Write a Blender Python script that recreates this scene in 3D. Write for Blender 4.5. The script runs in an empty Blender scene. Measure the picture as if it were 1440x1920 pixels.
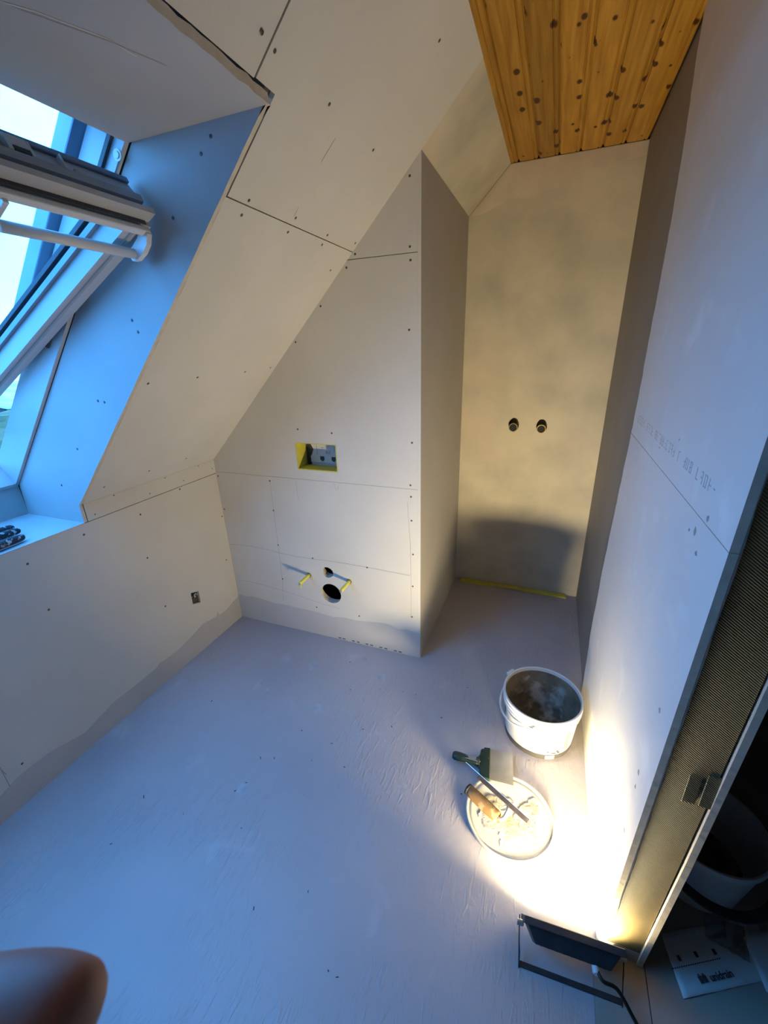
import bpy, bmesh, math, random
from mathutils import Vector, Matrix
from mathutils.geometry import tessellate_polygon
random.seed(7)
SC = bpy.context.scene
COL = SC.collection

# ------------------------------------------------------------------ camera
CAM_F, PITCH, YAW, ROLL, CAM_Z = 782.61, 0.3738, 0.3797, -0.0320, 1.48
_fw = Vector((-math.sin(YAW)*math.cos(PITCH), math.cos(YAW)*math.cos(PITCH), -math.sin(PITCH)))
_rt = Vector((math.cos(YAW), math.sin(YAW), 0)); _up = _rt.cross(_fw)
RT = math.cos(ROLL)*_rt + math.sin(ROLL)*_up
UP = -math.sin(ROLL)*_rt + math.cos(ROLL)*_up
FW = _fw
cam_d = bpy.data.cameras.new('camera'); cam = bpy.data.objects.new('camera', cam_d); COL.objects.link(cam)
cam.matrix_world = Matrix(((RT.x, UP.x, -FW.x, 0), (RT.y, UP.y, -FW.y, 0), (RT.z, UP.z, -FW.z, CAM_Z), (0, 0, 0, 1)))
cam_d.sensor_fit = 'VERTICAL'; cam_d.sensor_height = 36; cam_d.sensor_width = 27
cam_d.lens = CAM_F/1920*36; cam_d.clip_start = 0.005; cam_d.clip_end = 400
cam_d.dof.use_dof = True; cam_d.dof.focus_distance = 1.6; cam_d.dof.aperture_fstop = 22
SC.camera = cam

# ------------------------------------------------------------------ sky and exposure
SKY_STRENGTH = 11.5
LAMP_POWER = 24.0
w = bpy.data.worlds.new('world'); SC.world = w; w.use_nodes = True
nt = w.node_tree; nt.nodes.clear()
out = nt.nodes.new('ShaderNodeOutputWorld'); bg = nt.nodes.new('ShaderNodeBackground')
tc = nt.nodes.new('ShaderNodeTexCoord'); nz = nt.nodes.new('ShaderNodeTexNoise'); rp = nt.nodes.new('ShaderNodeValToRGB')
nz.inputs['Scale'].default_value = 3.0; nz.inputs['Detail'].default_value = 5; nz.inputs['Roughness'].default_value = .55
rp.color_ramp.elements[0].position = .38; rp.color_ramp.elements[0].color = (.064, .335, .90, 1)
rp.color_ramp.elements[1].position = .68; rp.color_ramp.elements[1].color = (.105, .415, .97, 1)
nt.links.new(tc.outputs['Generated'], nz.inputs['Vector']); nt.links.new(nz.outputs['Fac'], rp.inputs['Fac'])
nt.links.new(rp.outputs['Color'], bg.inputs['Color']); bg.inputs['Strength'].default_value = SKY_STRENGTH
nt.links.new(bg.outputs['Background'], out.inputs['Surface'])
vs = SC.view_settings
vs.view_transform = 'Standard'; vs.look = 'None'; vs.gamma = 1.0; vs.use_curve_mapping = False; vs.exposure = 0.0
SC.cycles.max_bounces = 10; SC.cycles.diffuse_bounces = 6; SC.cycles.transparent_max_bounces = 12
SC.cycles.caustics_reflective = False; SC.cycles.caustics_refractive = False
SC.cycles.sample_clamp_indirect = 6.0; SC.cycles.use_denoising = True

# ------------------------------------------------------------------ materials
MATS = {}
def mat(name, col, rough=.7, col2=None, scale=8., detail=4., ramp=(.35, .65), bump=0., bscale=60., bdist=.002,
        metal=0., stretch=None, sss=0., spec=None, col3=None, scale3=20., ramp3=(.55, .62), bstretch=None):
    m = bpy.data.materials.new(name); m.use_nodes = True; n = m.node_tree.nodes; L = m.node_tree.links
    p = n['Principled BSDF']; p.inputs['Roughness'].default_value = rough; p.inputs['Metallic'].default_value = metal
    if spec is not None: p.inputs['Specular IOR Level'].default_value = spec
    t = n.new('ShaderNodeTexCoord'); src = t.outputs['Object']
    def mapped(st):
        mp = n.new('ShaderNodeMapping'); mp.inputs['Scale'].default_value = st; L.new(src, mp.inputs['Vector']); return mp.outputs['Vector']
    c = None
    if col2 is None: col2 = tuple(v*.93 for v in col)
    nz = n.new('ShaderNodeTexNoise'); nz.inputs['Scale'].default_value = scale; nz.inputs['Detail'].default_value = detail
    L.new(mapped(stretch) if stretch else src, nz.inputs['Vector'])
    r = n.new('ShaderNodeValToRGB'); r.color_ramp.elements[0].position = ramp[0]; r.color_ramp.elements[1].position = ramp[1]
    r.color_ramp.elements[0].color = (*col, 1); r.color_ramp.elements[1].color = (*col2, 1)
    L.new(nz.outputs['Fac'], r.inputs['Fac']); c = r.outputs['Color']
    if col3 is not None:
        n3 = n.new('ShaderNodeTexNoise'); n3.inputs['Scale'].default_value = scale3; n3.inputs['Detail'].default_value = 6
        L.new(src, n3.inputs['Vector'])
        r3 = n.new('ShaderNodeValToRGB'); r3.color_ramp.elements[0].position = ramp3[0]; r3.color_ramp.elements[1].position = ramp3[1]
        L.new(n3.outputs['Fac'], r3.inputs['Fac'])
        mx = n.new('ShaderNodeMixRGB'); L.new(r3.outputs['Color'], mx.inputs['Fac']); L.new(c, mx.inputs['Color1']); mx.inputs['Color2'].default_value = (*col3, 1)
        c = mx.outputs['Color']
    L.new(c, p.inputs['Base Color'])
    if sss: p.inputs['Subsurface Weight'].default_value = sss; p.inputs['Subsurface Radius'].default_value = (.01, .004, .002)
    if bump:
        nb = n.new('ShaderNodeTexNoise'); nb.inputs['Scale'].default_value = bscale; nb.inputs['Detail'].default_value = 5
        L.new(mapped(bstretch) if bstretch else src, nb.inputs['Vector'])
        b = n.new('ShaderNodeBump'); b.inputs['Strength'].default_value = bump; b.inputs['Distance'].default_value = bdist
        L.new(nb.outputs['Fac'], b.inputs['Height']); L.new(b.outputs['Normal'], p.inputs['Normal'])
    MATS[name] = m; return m

BOARD = (.60, .575, .515)
mat('gypsum_board', BOARD, .85, (.55, .525, .465), 3.5, 5, (.3, .7), .25, 90, .0012)
mat('gypsum_core', (.60, .54, .44), .95, (.50, .45, .37), 40, 5, (.3, .7), .35, 70, .0015)
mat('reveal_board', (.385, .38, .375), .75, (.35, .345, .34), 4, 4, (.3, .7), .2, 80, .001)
mat('skim_plaster', (.58, .52, .39), .8, (.42, .39, .30), 4.5, 8, (.35, .68), .45, 14, .004, col3=(.60, .50, .38), scale3=2.2, ramp3=(.55, .72))
mat('niche_primer', (.40, .37, .33), .6, (.35, .33, .29), 3, 4, (.3, .7), .3, 40, .0015)
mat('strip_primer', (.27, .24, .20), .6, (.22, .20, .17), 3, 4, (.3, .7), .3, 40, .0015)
mat('right_plaster', (.68, .665, .64), .5, (.62, .61, .59), 3, 6, (.3, .7), .35, 18, .003, col3=(.73, .72, .70), scale3=7, ramp3=(.58, .74), bstretch=(1, .6, 1.6))
mat('foot_band_grey', (.43, .42, .405), .6, (.46, .45, .43), 5, 4, (.3, .7), .3, 50, .001)  # darker grey than the boards, for the strip along the wall foot
mat('backing', (.10, .085, .07), .9, (.07, .06, .05), 10)
mat('dark_cavity', (.03, .03, .035), .9, (.02, .02, .025), 10)
mat('screw_metal', (.045, .04, .04), .5, (.08, .07, .07), 60)
mat('pencil', (.27, .25, .235), .9, (.33, .31, .29), 80)
mat('white_paint', (.44, .44, .44), .4, (.41, .41, .41), 6)
mat('white_plastic', (.64, .63, .60), .38, (.60, .59, .56), 10)
mat('cladding', (.20, .26, .34), .4, (.16, .21, .28), 8, metal=.3)
mat('rubber', (.025, .03, .04), .6, (.035, .04, .05), 20)
mat('foil', (.36, .42, .50), .35, (.16, .19, .24), 14, 3, (.4, .6))
mat('yellow_tape', (.62, .56, .07), .5, (.50, .46, .06), 25, 4, (.3, .7), .3, 60, .001)
mat('yellow_plastic', (.78, .72, .10), .4, (.70, .64, .09), 30)
mat('brass', (.42, .33, .12), .35, (.30, .24, .10), 40, metal=.9)
mat('cement_residue', (.22, .165, .105), .85, (.10, .078, .052), 14, 7, (.35, .65), .7, 30, .004, col3=(.42, .37, .31), scale3=12, ramp3=(.55, .66))
mat('dark_band', (.055, .052, .05), .5, (.065, .062, .06), 12)
mat('floor_splat', (.46, .46, .47), .8, (.36, .36, .375), 30, 5, (.35, .65))
mat('filler', (.60, .51, .40), .85, (.50, .43, .33), 9, 6, (.35, .65), .4, 20, .003)
mat('ink', (.05, .05, .055), .7, (.07, .07, .075), 40)
mat('faint_ink', (.42, .41, .395), .8, (.50, .49, .47), 60)
mat('green_plastic', (.006, .026, .020), .45, (.009, .034, .026), 20, col3=(.5, .48, .44), scale3=45, ramp3=(.66, .70))
mat('grey_rubber', (.26, .27, .27), .6, (.22, .23, .23), 30)
mat('steel', (.55, .54, .50), .38, (.42, .41, .38), 12, 5, metal=.75)
mat('trowel_steel', (.62, .61, .58), .3, (.50, .49, .47), 18, 5, metal=.6, col3=(.72, .70, .66), scale3=25, ramp3=(.58, .64))
mat('black_paint', (.018, .014, .017), .6, (.035, .03, .034), 50, col3=(.40, .38, .35), scale3=90, ramp3=(.68, .72), spec=.2)
mat('worn_wood', (.22, .12, .038), .7, (.14, .075, .025), 14, 6, (.3, .7), .4, 40, .001, stretch=(1, 1, 1), col3=(.32, .24, .13), scale3=40, ramp3=(.55, .66))
mat('lid_plastic', (.47, .455, .41), .45, (.40, .385, .35), 9)
mat('plaster_smear', (.46, .43, .37), .9, (.30, .265, .20), 14, 6, (.4, .6), .9, 40, .004)
mat('floodlight_metal', (.035, .035, .04), .55, (.05, .05, .055), 20, metal=.4)
mat('cable_black', (.012, .012, .013), .5)
mat('grey_plastic', (.70, .69, .67), .45, (.65, .64, .62), 7)
mat('paper', (.76, .74, .70), .8, (.68, .66, .63), 8, 5, (.3, .7), .3, 12, .004)
mat('glove_rubber', (.008, .010, .018), .6, (.016, .02, .03), 40, 5, bump=.6, bscale=120, bdist=.002, col3=(.42, .45, .46), scale3=70, ramp3=(.56, .62))
mat('skin', (.42, .20, .15), .55, (.36, .16, .12), 30, 4, (.3, .7), .2, 150, .0006, sss=.25)
mat('hall_board', (.42, .36, .29), .75, (.33, .285, .235), 4, 6, (.3, .7), .4, 25, .002)
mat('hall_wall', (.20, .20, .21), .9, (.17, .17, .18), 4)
mat('hedge_leaf', (.06, .085, .04), .9, (.14, .10, .05), 1.6, 5, (.4, .62))
mat('lawn', (.05, .10, .035), .95, (.08, .11, .05), .5)
mat('bark', (.05, .04, .035), .9)
mat('pale_roof', (.55, .60, .68), .6, (.35, .40, .48), 1.5, 3, (.45, .55))
mat('shed_wood', (.10, .08, .09), .9, (.07, .06, .07), 3)

def floor_material():
    m = bpy.data.materials.new('floor_membrane'); m.use_nodes = True; n = m.node_tree.nodes; L = m.node_tree.links
    p = n['Principled BSDF']; p.inputs['Roughness'].default_value = .5
    t = n.new('ShaderNodeTexCoord')
    def noise(s, d, v=None, dist=0):
        x = n.new('ShaderNodeTexNoise'); x.inputs['Scale'].default_value = s; x.inputs['Detail'].default_value = d; x.inputs['Distortion'].default_value = dist
        L.new(v or t.outputs['Object'], x.inputs['Vector']); return x
    a = noise(1.6, 5); r = n.new('ShaderNodeValToRGB'); e = r.color_ramp.elements
    e[0].position = .32; e[0].color = (.375, .345, .35, 1); e[1].position = .70; e[1].color = (.465, .42, .415, 1)
    L.new(a.outputs['Fac'], r.inputs['Fac'])
    b = noise(5.5, 7, None, .6); r2 = n.new('ShaderNodeValToRGB'); r2.color_ramp.elements[0].position = .62; r2.color_ramp.elements[1].position = .76
    L.new(b.outputs['Fac'], r2.inputs['Fac'])
    mul = n.new('ShaderNodeMath'); mul.operation = 'MULTIPLY'; mul.inputs[1].default_value = .45; L.new(r2.outputs['Color'], mul.inputs[0])
    mx = n.new('ShaderNodeMixRGB'); L.new(mul.outputs[0], mx.inputs['Fac']); L.new(r.outputs['Color'], mx.inputs['Color1']); mx.inputs['Color2'].default_value = (.57, .56, .57, 1)
    L.new(mx.outputs['Color'], p.inputs['Base Color'])
    # trowel strokes: arcs of fine ridges, strongest in patches
    mp = n.new('ShaderNodeMapping'); mp.inputs['Rotation'].default_value = (0, 0, .5); mp.inputs['Scale'].default_value = (1, .22, 1); L.new(t.outputs['Object'], mp.inputs['Vector'])
    st = noise(60, 4, mp.outputs['Vector'], 1.2)
    pw = n.new('ShaderNodeValToRGB'); pw.color_ramp.elements[0].position = .5; pw.color_ramp.elements[1].position = .72; L.new(st.outputs['Fac'], pw.inputs['Fac'])
    pt = noise(2.6, 3); pr = n.new('ShaderNodeValToRGB'); pr.color_ramp.elements[0].position = .42; pr.color_ramp.elements[1].position = .62; L.new(pt.outputs['Fac'], pr.inputs['Fac'])
    m1 = n.new('ShaderNodeMath'); m1.operation = 'MULTIPLY'; L.new(pw.outputs['Color'], m1.inputs[0]); L.new(pr.outputs['Color'], m1.inputs[1])
    fine = noise(45, 4); m2 = n.new('ShaderNodeMath'); m2.operation = 'MULTIPLY_ADD'; L.new(fine.outputs['Fac'], m2.inputs[0]); m2.inputs[1].default_value = .35; L.new(m1.outputs[0], m2.inputs[2])
    wv = noise(3, 3); m3 = n.new('ShaderNodeMath'); m3.operation = 'MULTIPLY_ADD'; L.new(wv.outputs['Fac'], m3.inputs[0]); m3.inputs[1].default_value = 1.5; L.new(m2.outputs[0], m3.inputs[2])
    bp = n.new('ShaderNodeBump'); bp.inputs['Strength'].default_value = .45; bp.inputs['Distance'].default_value = .005
    L.new(m3.outputs[0], bp.inputs['Height']); L.new(bp.outputs['Normal'], p.inputs['Normal'])
    MATS['floor_membrane'] = m
floor_material()

def pine_material():
    m = bpy.data.materials.new('varnished_pine'); m.use_nodes = True; n = m.node_tree.nodes; L = m.node_tree.links
    p = n['Principled BSDF']; p.inputs['Roughness'].default_value = .38; p.inputs['Specular IOR Level'].default_value = .25
    t = n.new('ShaderNodeTexCoord'); oi = n.new('ShaderNodeObjectInfo')
    off = n.new('ShaderNodeVectorMath'); off.operation = 'MULTIPLY_ADD'
    cmb = n.new('ShaderNodeCombineXYZ'); L.new(oi.outputs['Random'], cmb.inputs[0]); L.new(oi.outputs['Random'], cmb.inputs[1])
    L.new(cmb.outputs[0], off.inputs[0]); off.inputs[1].default_value = (7, 13, 0); L.new(t.outputs['Object'], off.inputs[2])
    mp = n.new('ShaderNodeMapping'); mp.inputs['Scale'].default_value = (26, 1.2, 1); L.new(off.outputs[0], mp.inputs['Vector'])
    g = n.new('ShaderNodeTexNoise'); g.inputs['Scale'].default_value = 3; g.inputs['Detail'].default_value = 5; g.inputs['Distortion'].default_value = .4; L.new(mp.outputs['Vector'], g.inputs['Vector'])
    r = n.new('ShaderNodeValToRGB'); e = r.color_ramp.elements
    e[0].position = .3; e[0].color = (.31, .135, .012, 1); e[1].position = .72; e[1].color = (.50, .255, .034, 1); L.new(g.outputs['Fac'], r.inputs['Fac'])
    br = n.new('ShaderNodeMixRGB'); br.blend_type = 'MULTIPLY'; br.inputs['Fac'].default_value = 1
    mr = n.new('ShaderNodeMapRange'); mr.inputs['To Min'].default_value = .72; mr.inputs['To Max'].default_value = 1.15; L.new(oi.outputs['Random'], mr.inputs['Value'])
    L.new(r.outputs['Color'], br.inputs['Color1']); L.new(mr.outputs[0], br.inputs['Color2'])
    # knots
    mk = n.new('ShaderNodeMapping'); mk.inputs['Scale'].default_value = (14, 8, 1); L.new(off.outputs[0], mk.inputs['Vector'])
    v = n.new('ShaderNodeTexVoronoi'); v.voronoi_dimensions = '2D'; v.inputs['Scale'].default_value = 1.0; v.inputs['Randomness'].default_value = 1; L.new(mk.outputs['Vector'], v.inputs['Vector'])
    sep = n.new('ShaderNodeSeparateColor'); L.new(v.outputs['Color'], sep.inputs[0])
    sz = n.new('ShaderNodeMath'); sz.operation = 'MULTIPLY_ADD'; L.new(sep.outputs[0], sz.inputs[0]); sz.inputs[1].default_value = .19; sz.inputs[2].default_value = -.02
    df = n.new('ShaderNodeMath'); df.operation = 'SUBTRACT'; L.new(sz.outputs[0], df.inputs[0]); L.new(v.outputs['Distance'], df.inputs[1])
    kr = n.new('ShaderNodeMapRange'); kr.inputs['From Min'].default_value = -.03; kr.inputs['From Max'].default_value = .03; L.new(df.outputs[0], kr.inputs['Value'])
    kx = n.new('ShaderNodeMixRGB'); L.new(kr.outputs[0], kx.inputs['Fac']); L.new(br.outputs['Color'], kx.inputs['Color1']); kx.inputs['Color2'].default_value = (.055, .013, .004, 1)
    L.new(kx.outputs['Color'], p.inputs['Base Color']); MATS['varnished_pine'] = m
pine_material()

def stud_material():
    m = bpy.data.materials.new('meshed_stud'); m.use_nodes = True; n = m.node_tree.nodes; L = m.node_tree.links
    p = n['Principled BSDF']; p.inputs['Roughness'].default_value = .55
    t = n.new('ShaderNodeTexCoord')
    a = n.new('ShaderNodeTexNoise'); a.inputs['Scale'].default_value = 9; a.inputs['Detail'].default_value = 5
    mp0 = n.new('ShaderNodeMapping'); mp0.inputs['Scale'].default_value = (1, 1, .35); L.new(t.outputs['Object'], mp0.inputs['Vector']); L.new(mp0.outputs[0], a.inputs['Vector'])
    r = n.new('ShaderNodeValToRGB'); e = r.color_ramp.elements
    e[0].position = .35; e[0].color = (.075, .052, .022, 1); e[1].position = .68; e[1].color = (.23, .17, .072, 1); L.new(a.outputs['Fac'], r.inputs['Fac'])
    mp = n.new('ShaderNodeMapping'); mp.inputs['Rotation'].default_value = (0, math.radians(52), 0); L.new(t.outputs['Object'], mp.inputs['Vector'])
    wv = n.new('ShaderNodeTexWave'); wv.inputs['Scale'].default_value = 85; wv.inputs['Distortion'].default_value = .3; L.new(mp.outputs['Vector'], wv.inputs['Vector'])
    mx = n.new('ShaderNodeMixRGB'); mx.blend_type = 'MULTIPLY'; mx.inputs['Fac'].default_value = .5; L.new(r.outputs['Color'], mx.inputs['Color1']); L.new(wv.outputs['Color'], mx.inputs['Color2'])
    L.new(mx.outputs['Color'], p.inputs['Base Color'])
    b = n.new('ShaderNodeBump'); b.inputs['Strength'].default_value = .5; b.inputs['Distance'].default_value = .0015; L.new(wv.outputs['Fac'], b.inputs['Height']); L.new(b.outputs['Normal'], p.inputs['Normal'])
    MATS['meshed_stud'] = m
stud_material()

def glass_material(name, tint, gloss):
    m = bpy.data.materials.new(name); m.use_nodes = True; n = m.node_tree.nodes; L = m.node_tree.links; n.clear()
    o = n.new('ShaderNodeOutputMaterial'); tr = n.new('ShaderNodeBsdfTransparent'); tr.inputs['Color'].default_value = (*tint, 1)
    gl = n.new('ShaderNodeBsdfGlossy'); gl.inputs['Roughness'].default_value = .03; mx = n.new('ShaderNodeMixShader'); mx.inputs['Fac'].default_value = gloss
    L.new(tr.outputs[0], mx.inputs[1]); L.new(gl.outputs[0], mx.inputs[2]); L.new(mx.outputs[0], o.inputs['Surface']); MATS[name] = m
glass_material('window_glass', (.88, .95, .98), .03)
glass_material('clear_film', (.82, .86, .84), .16)
def emit_material(name, col, s):
    m = bpy.data.materials.new(name); m.use_nodes = True; n = m.node_tree.nodes; n.clear()
    o = n.new('ShaderNodeOutputMaterial'); e = n.new('ShaderNodeEmission'); e.inputs['Color'].default_value = (*col, 1); e.inputs['Strength'].default_value = s
    m.node_tree.links.new(e.outputs[0], o.inputs['Surface']); MATS[name] = m
emit_material('led_glow', (1.0, .84, .55), 25.0)

# ------------------------------------------------------------------ helpers
def tag(o, label=None, cat=None, group=None, kind=None):
    if label: o['label'] = label
    if cat: o['category'] = cat
    if group: o['group'] = group
    if kind: o['kind'] = kind
    return o
def empty(name, loc=(0, 0, 0), rz=0., label=None, cat=None, group=None, kind=None, parent=None):
    o = bpy.data.objects.new(name, None); COL.objects.link(o); o.location = loc; o.rotation_euler = (0, 0, rz); o.empty_display_size = .05
    if parent: o.parent = parent
    return tag(o, label, cat, group, kind)
def mesh(name, verts, faces, m, parent=None, smooth=False):
    me = bpy.data.meshes.new(name); me.from_pydata([tuple(v) for v in verts], [], [tuple(f) for f in faces]); me.update()
    bm = bmesh.new(); bm.from_mesh(me); bmesh.ops.recalc_face_normals(bm, faces=bm.faces); bm.to_mesh(me); bm.free()
    if smooth: me.polygons.foreach_set('use_smooth', [True]*len(me.polygons))
    o = bpy.data.objects.new(name, me); COL.objects.link(o)
    if m: me.materials.append(MATS[m])
    if parent: o.parent = parent
    return o
def from_bm(name, bm, m, parent=None, smooth=False):
    me = bpy.data.meshes.new(name); bmesh.ops.recalc_face_normals(bm, faces=bm.faces); bm.to_mesh(me); bm.free()
    if smooth: me.polygons.foreach_set('use_smooth', [True]*len(me.polygons))
    o = bpy.data.objects.new(name, me); COL.objects.link(o)
    if m: me.materials.append(MATS[m])
    if parent: o.parent = parent
    return o
def bevel(o, wd=.002, seg=2):
    b = o.modifiers.new('bevel', 'BEVEL'); b.width = wd; b.segments = seg; b.limit_method = 'ANGLE'; return o
def box(name, lo, hi, m, parent=None, bv=0.):
    x0, y0, z0 = lo; x1, y1, z1 = hi
    v = [(x0, y0, z0), (x1, y0, z0), (x1, y1, z0), (x0, y1, z0), (x0, y0, z1), (x1, y0, z1), (x1, y1, z1), (x0, y1, z1)]
    o = mesh(name, v, [(0, 3, 2, 1), (4, 5, 6, 7), (0, 1, 5, 4), (1, 2, 6, 5), (2, 3, 7, 6), (3, 0, 4, 7)], m, parent)
    return bevel(o, bv) if bv else o
def hexa(name, v, m, parent=None):
    return mesh(name, v, [(0, 3, 2, 1), (4, 5, 6, 7), (0, 1, 5, 4), (1, 2, 6, 5), (2, 3, 7, 6), (3, 0, 4, 7)], m, parent)
def slab(name, outer, holes, f, t0, t1, m, parent=None, edge_mat=None):
    """polygon (a,b) with holes, extruded from t0 (seen face) to t1; f(a,b,t) -> world"""
    loops = [list(outer)]+[list(h) for h in holes]
    flat = [p for l in loops for p in l]; N = len(flat)
    tris = tessellate_polygon([[Vector((a, b, 0)) for a, b in l] for l in loops])
    v = [f(a, b, t0) for a, b in flat]+[f(a, b, t1) for a, b in flat]
    fc = [tuple(t) for t in tris]+[tuple(i+N for i in t) for t in tris]; nf = len(fc); k = 0
    for l in loops:
        n = len(l)
        for i in range(n):
            a, b = k+i, k+(i+1) % n; fc.append((a, b, b+N, a+N))
        k += n
    o = mesh(name, v, fc, m, parent)
    if edge_mat:
        o.data.materials.append(MATS[edge_mat])
        for p in o.data.polygons:
            if len(p.vertices) == 4: p.material_index = 1
    return o
def circle2(c, r, n=24, ph=0., jit=0.): return [(c[0]+(r+random.uniform(-jit, jit))*math.cos(ph+2*math.pi*i/n), c[1]+(r+random.uniform(-jit, jit))*math.sin(ph+2*math.pi*i/n)) for i in range(n)]
def lathe(name, prof, m, parent=None, n=48, close=False, smooth=True, loc=(0, 0, 0)):
    v = []; f = []; k = len(prof)
    for i in range(n):
        a = 2*math.pi*i/n
        for r, z in prof: v.append((loc[0]+r*math.cos(a), loc[1]+r*math.sin(a), loc[2]+z))
    for i in range(n):
        j = (i+1) % n
        for q in range(k-1 if not close else k):
            q2 = (q+1) % k; f.append((i*k+q, j*k+q, j*k+q2, i*k+q2))
    o = mesh(name, v, f, m, parent, False)
    if smooth:
        o.data.polygons.foreach_set('use_smooth', [True]*len(o.data.polygons)); es = o.modifiers.new('es', 'EDGE_SPLIT'); es.split_angle = math.radians(40)
    return o
def tube(name, pts, r, m, parent=None, n=10, cap=True, radii=None):
    P = [Vector(p) for p in pts]; v = []; f = []; up = None
    for i, p in enumerate(P):
        d = (P[min(i+1, len(P)-1)]-P[max(i-1, 0)]).normalized()
        if up is None: up = d.orthogonal().normalized()
        up = (up-d*up.dot(d)).normalized(); s = d.cross(up); rr = radii[i] if radii else r
        for k in range(n):
            a = 2*math.pi*k/n; v.append(p+rr*(math.cos(a)*up+math.sin(a)*s))
    for i in range(len(P)-1):
        for k in range(n): f.append((i*n+k, i*n+(k+1) % n, (i+1)*n+(k+1) % n, (i+1)*n+k))
    if cap: f.append(tuple(range(n))); f.append(tuple(range((len(P)-1)*n, len(P)*n)))
    return mesh(name, v, f, m, parent, True)
def smooth_path(pts, n=8):
    P = [Vector(p) for p in pts]; o = []
    for i in range(len(P)-1):
        p0, p1, p2, p3 = P[max(i-1, 0)], P[i], P[i+1], P[min(i+2, len(P)-1)]
        for k in range(n):
            t = k/n; o.append(.5*((2*p1)+(p2-p0)*t+(2*p0-5*p1+4*p2-p3)*t*t+(3*p1-p0-3*p2+p3)*t**3))
    o.append(P[-1]); return o
def ribbon(name, pts, wd, f, t, m, parent, h=.0006):
    """flat drawn line on a surface: pts (a,b) in the surface"""
    v = []; fc = []
    for i, p in enumerate(pts):
        a = Vector(pts[max(i-1, 0)]); b = Vector(pts[min(i+1, len(pts)-1)]); d = (b-a).normalized(); nn = Vector((-d.y, d.x))*wd/2
        for s in (1, -1): q = Vector(p)+s*nn; v.append(f(q.x, q.y, t))
    for i in range(len(pts)-1): fc.append((2*i, 2*i+1, 2*i+3, 2*i+2))
    return mesh(name, v, fc, m, parent)
def text(name, s, size, mw, m, parent=None, spacing=1.0, bold=0.):
    c = bpy.data.curves.new(name, 'FONT'); c.body = s; c.size = size; c.space_character = spacing; c.offset = bold; c.extrude = .0001; c.resolution_u = 3
    t = bpy.data.objects.new(name, c); COL.objects.link(t); bpy.context.view_layer.update()
    me = bpy.data.meshes.new_from_object(t.evaluated_get(bpy.context.evaluated_depsgraph_get())); bpy.data.objects.remove(t); bpy.data.curves.remove(c)
    o = bpy.data.objects.new(name, me); COL.objects.link(o); me.materials.clear(); me.materials.append(MATS[m])
    if parent: o.parent = parent
    o.matrix_local = mw; return o
def frame_matrix(o, x, y):
    x = Vector(x).normalized(); y = Vector(y).normalized(); z = x.cross(y).normalized(); y = z.cross(x)
    return Matrix(((x.x, y.x, z.x, o[0]), (x.y, y.y, z.y, o[1]), (x.z, y.z, z.z, o[2]), (0, 0, 0, 1)))
def screws(spots, f, nrm, parent):
    base = None
    for a, b in spots:
        if base is None:
            base = mesh('screw', [(.0045*math.cos(i*math.pi/4), .0045*math.sin(i*math.pi/4), 0) for i in range(8)]+[(.0025*math.cos(i*math.pi/4), .0025*math.sin(i*math.pi/4), .0008) for i in range(8)],
                        [tuple(range(8, 16))]+[(i, (i+1) % 8, 8+(i+1) % 8, 8+i) for i in range(8)], 'screw_metal', parent); o = base
        else:
            o = base.copy(); COL.objects.link(o); o.parent = parent
        o.location = f(a, b, -.0004); o.rotation_euler = Vector(nrm).to_track_quat('Z', 'Y').to_euler()

# ------------------------------------------------------------------ room measures
XL, YB, XC, YN, XR, XB, YE = -1.603, 1.651, -.485, 2.502, .275, .264, 1.690
WY0, WY1 = -.44, .947  # near window side is out of view, set wide to admit more daylight
ZC = 2.275; ZS = .897; ZK = .967; YW = .959; YF = -1.5
SLOPE_K = ZK-XL                       # z - x on the sloped ceiling
def slope_z(x): return x+SLOPE_K
XT = ZC-SLOPE_K                       # where slope meets the flat ceiling
f_back = lambda a, b, t: (a, YB+t, b)
f_left = lambda a, b, t: (XL-t, a, b)
f_right = lambda a, b, t: (XB+t, a, b)
f_niche = lambda a, b, t: (a, YN+t, b)
f_side = lambda a, b, t: (XC-t, a, b)
R2 = math.sqrt(.5)
f_slope = lambda a, b, t: (a-t*R2, b, slope_z(a)+t*R2)   # (x, y) on the slope, t outwards
BT = .0125
A_ = math.radians
G = .0012

# ---- floor
fl = mesh('floor', [(XL-.05, YF, 0), (.25, YF, 0), (.25, .76, 0), (.30, .76, 0), (.30, YN+.05, 0), (XL-.05, YN+.05, 0),
                    (XL-.05, YF, -.08), (.25, YF, -.08), (.25, .76, -.08), (.30, .76, -.08), (.30, YN+.05, -.08), (XL-.05, YN+.05, -.08)],
          [(0, 1, 2, 5), (2, 3, 4, 5), (6, 11, 8, 7), (8, 11, 10, 9), (0, 6, 7, 1), (1, 7, 8, 2), (2, 8, 9, 3), (3, 9, 10, 4), (4, 10, 11, 5), (5, 11, 6, 0)], 'floor_membrane')
tag(fl, 'smooth grey waterproof membrane floor with trowel strokes', 'floor', kind='structure')
hf = box('floor_hall', (.25, YF, -.08), (2.3, 2.4, -.012), 'backing'); tag(hf, 'brown grey board floor beyond the door jamb', 'floor', kind='structure')
for i, (x0, y0, x1, y1) in enumerate([(.251, YF, .372, .76), (.374, YF, .985, .62), (.374, .6215, .685, 2.4), (.6865, .6215, 1.3, 2.4), (.9865, YF, 2.3, .62), (1.3015, .6215, 2.3, 2.4)]):
    box('floor_panel', (x0, y0, -.012), (x1, y1, 0), 'hall_board', hf, .0008)

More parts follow.
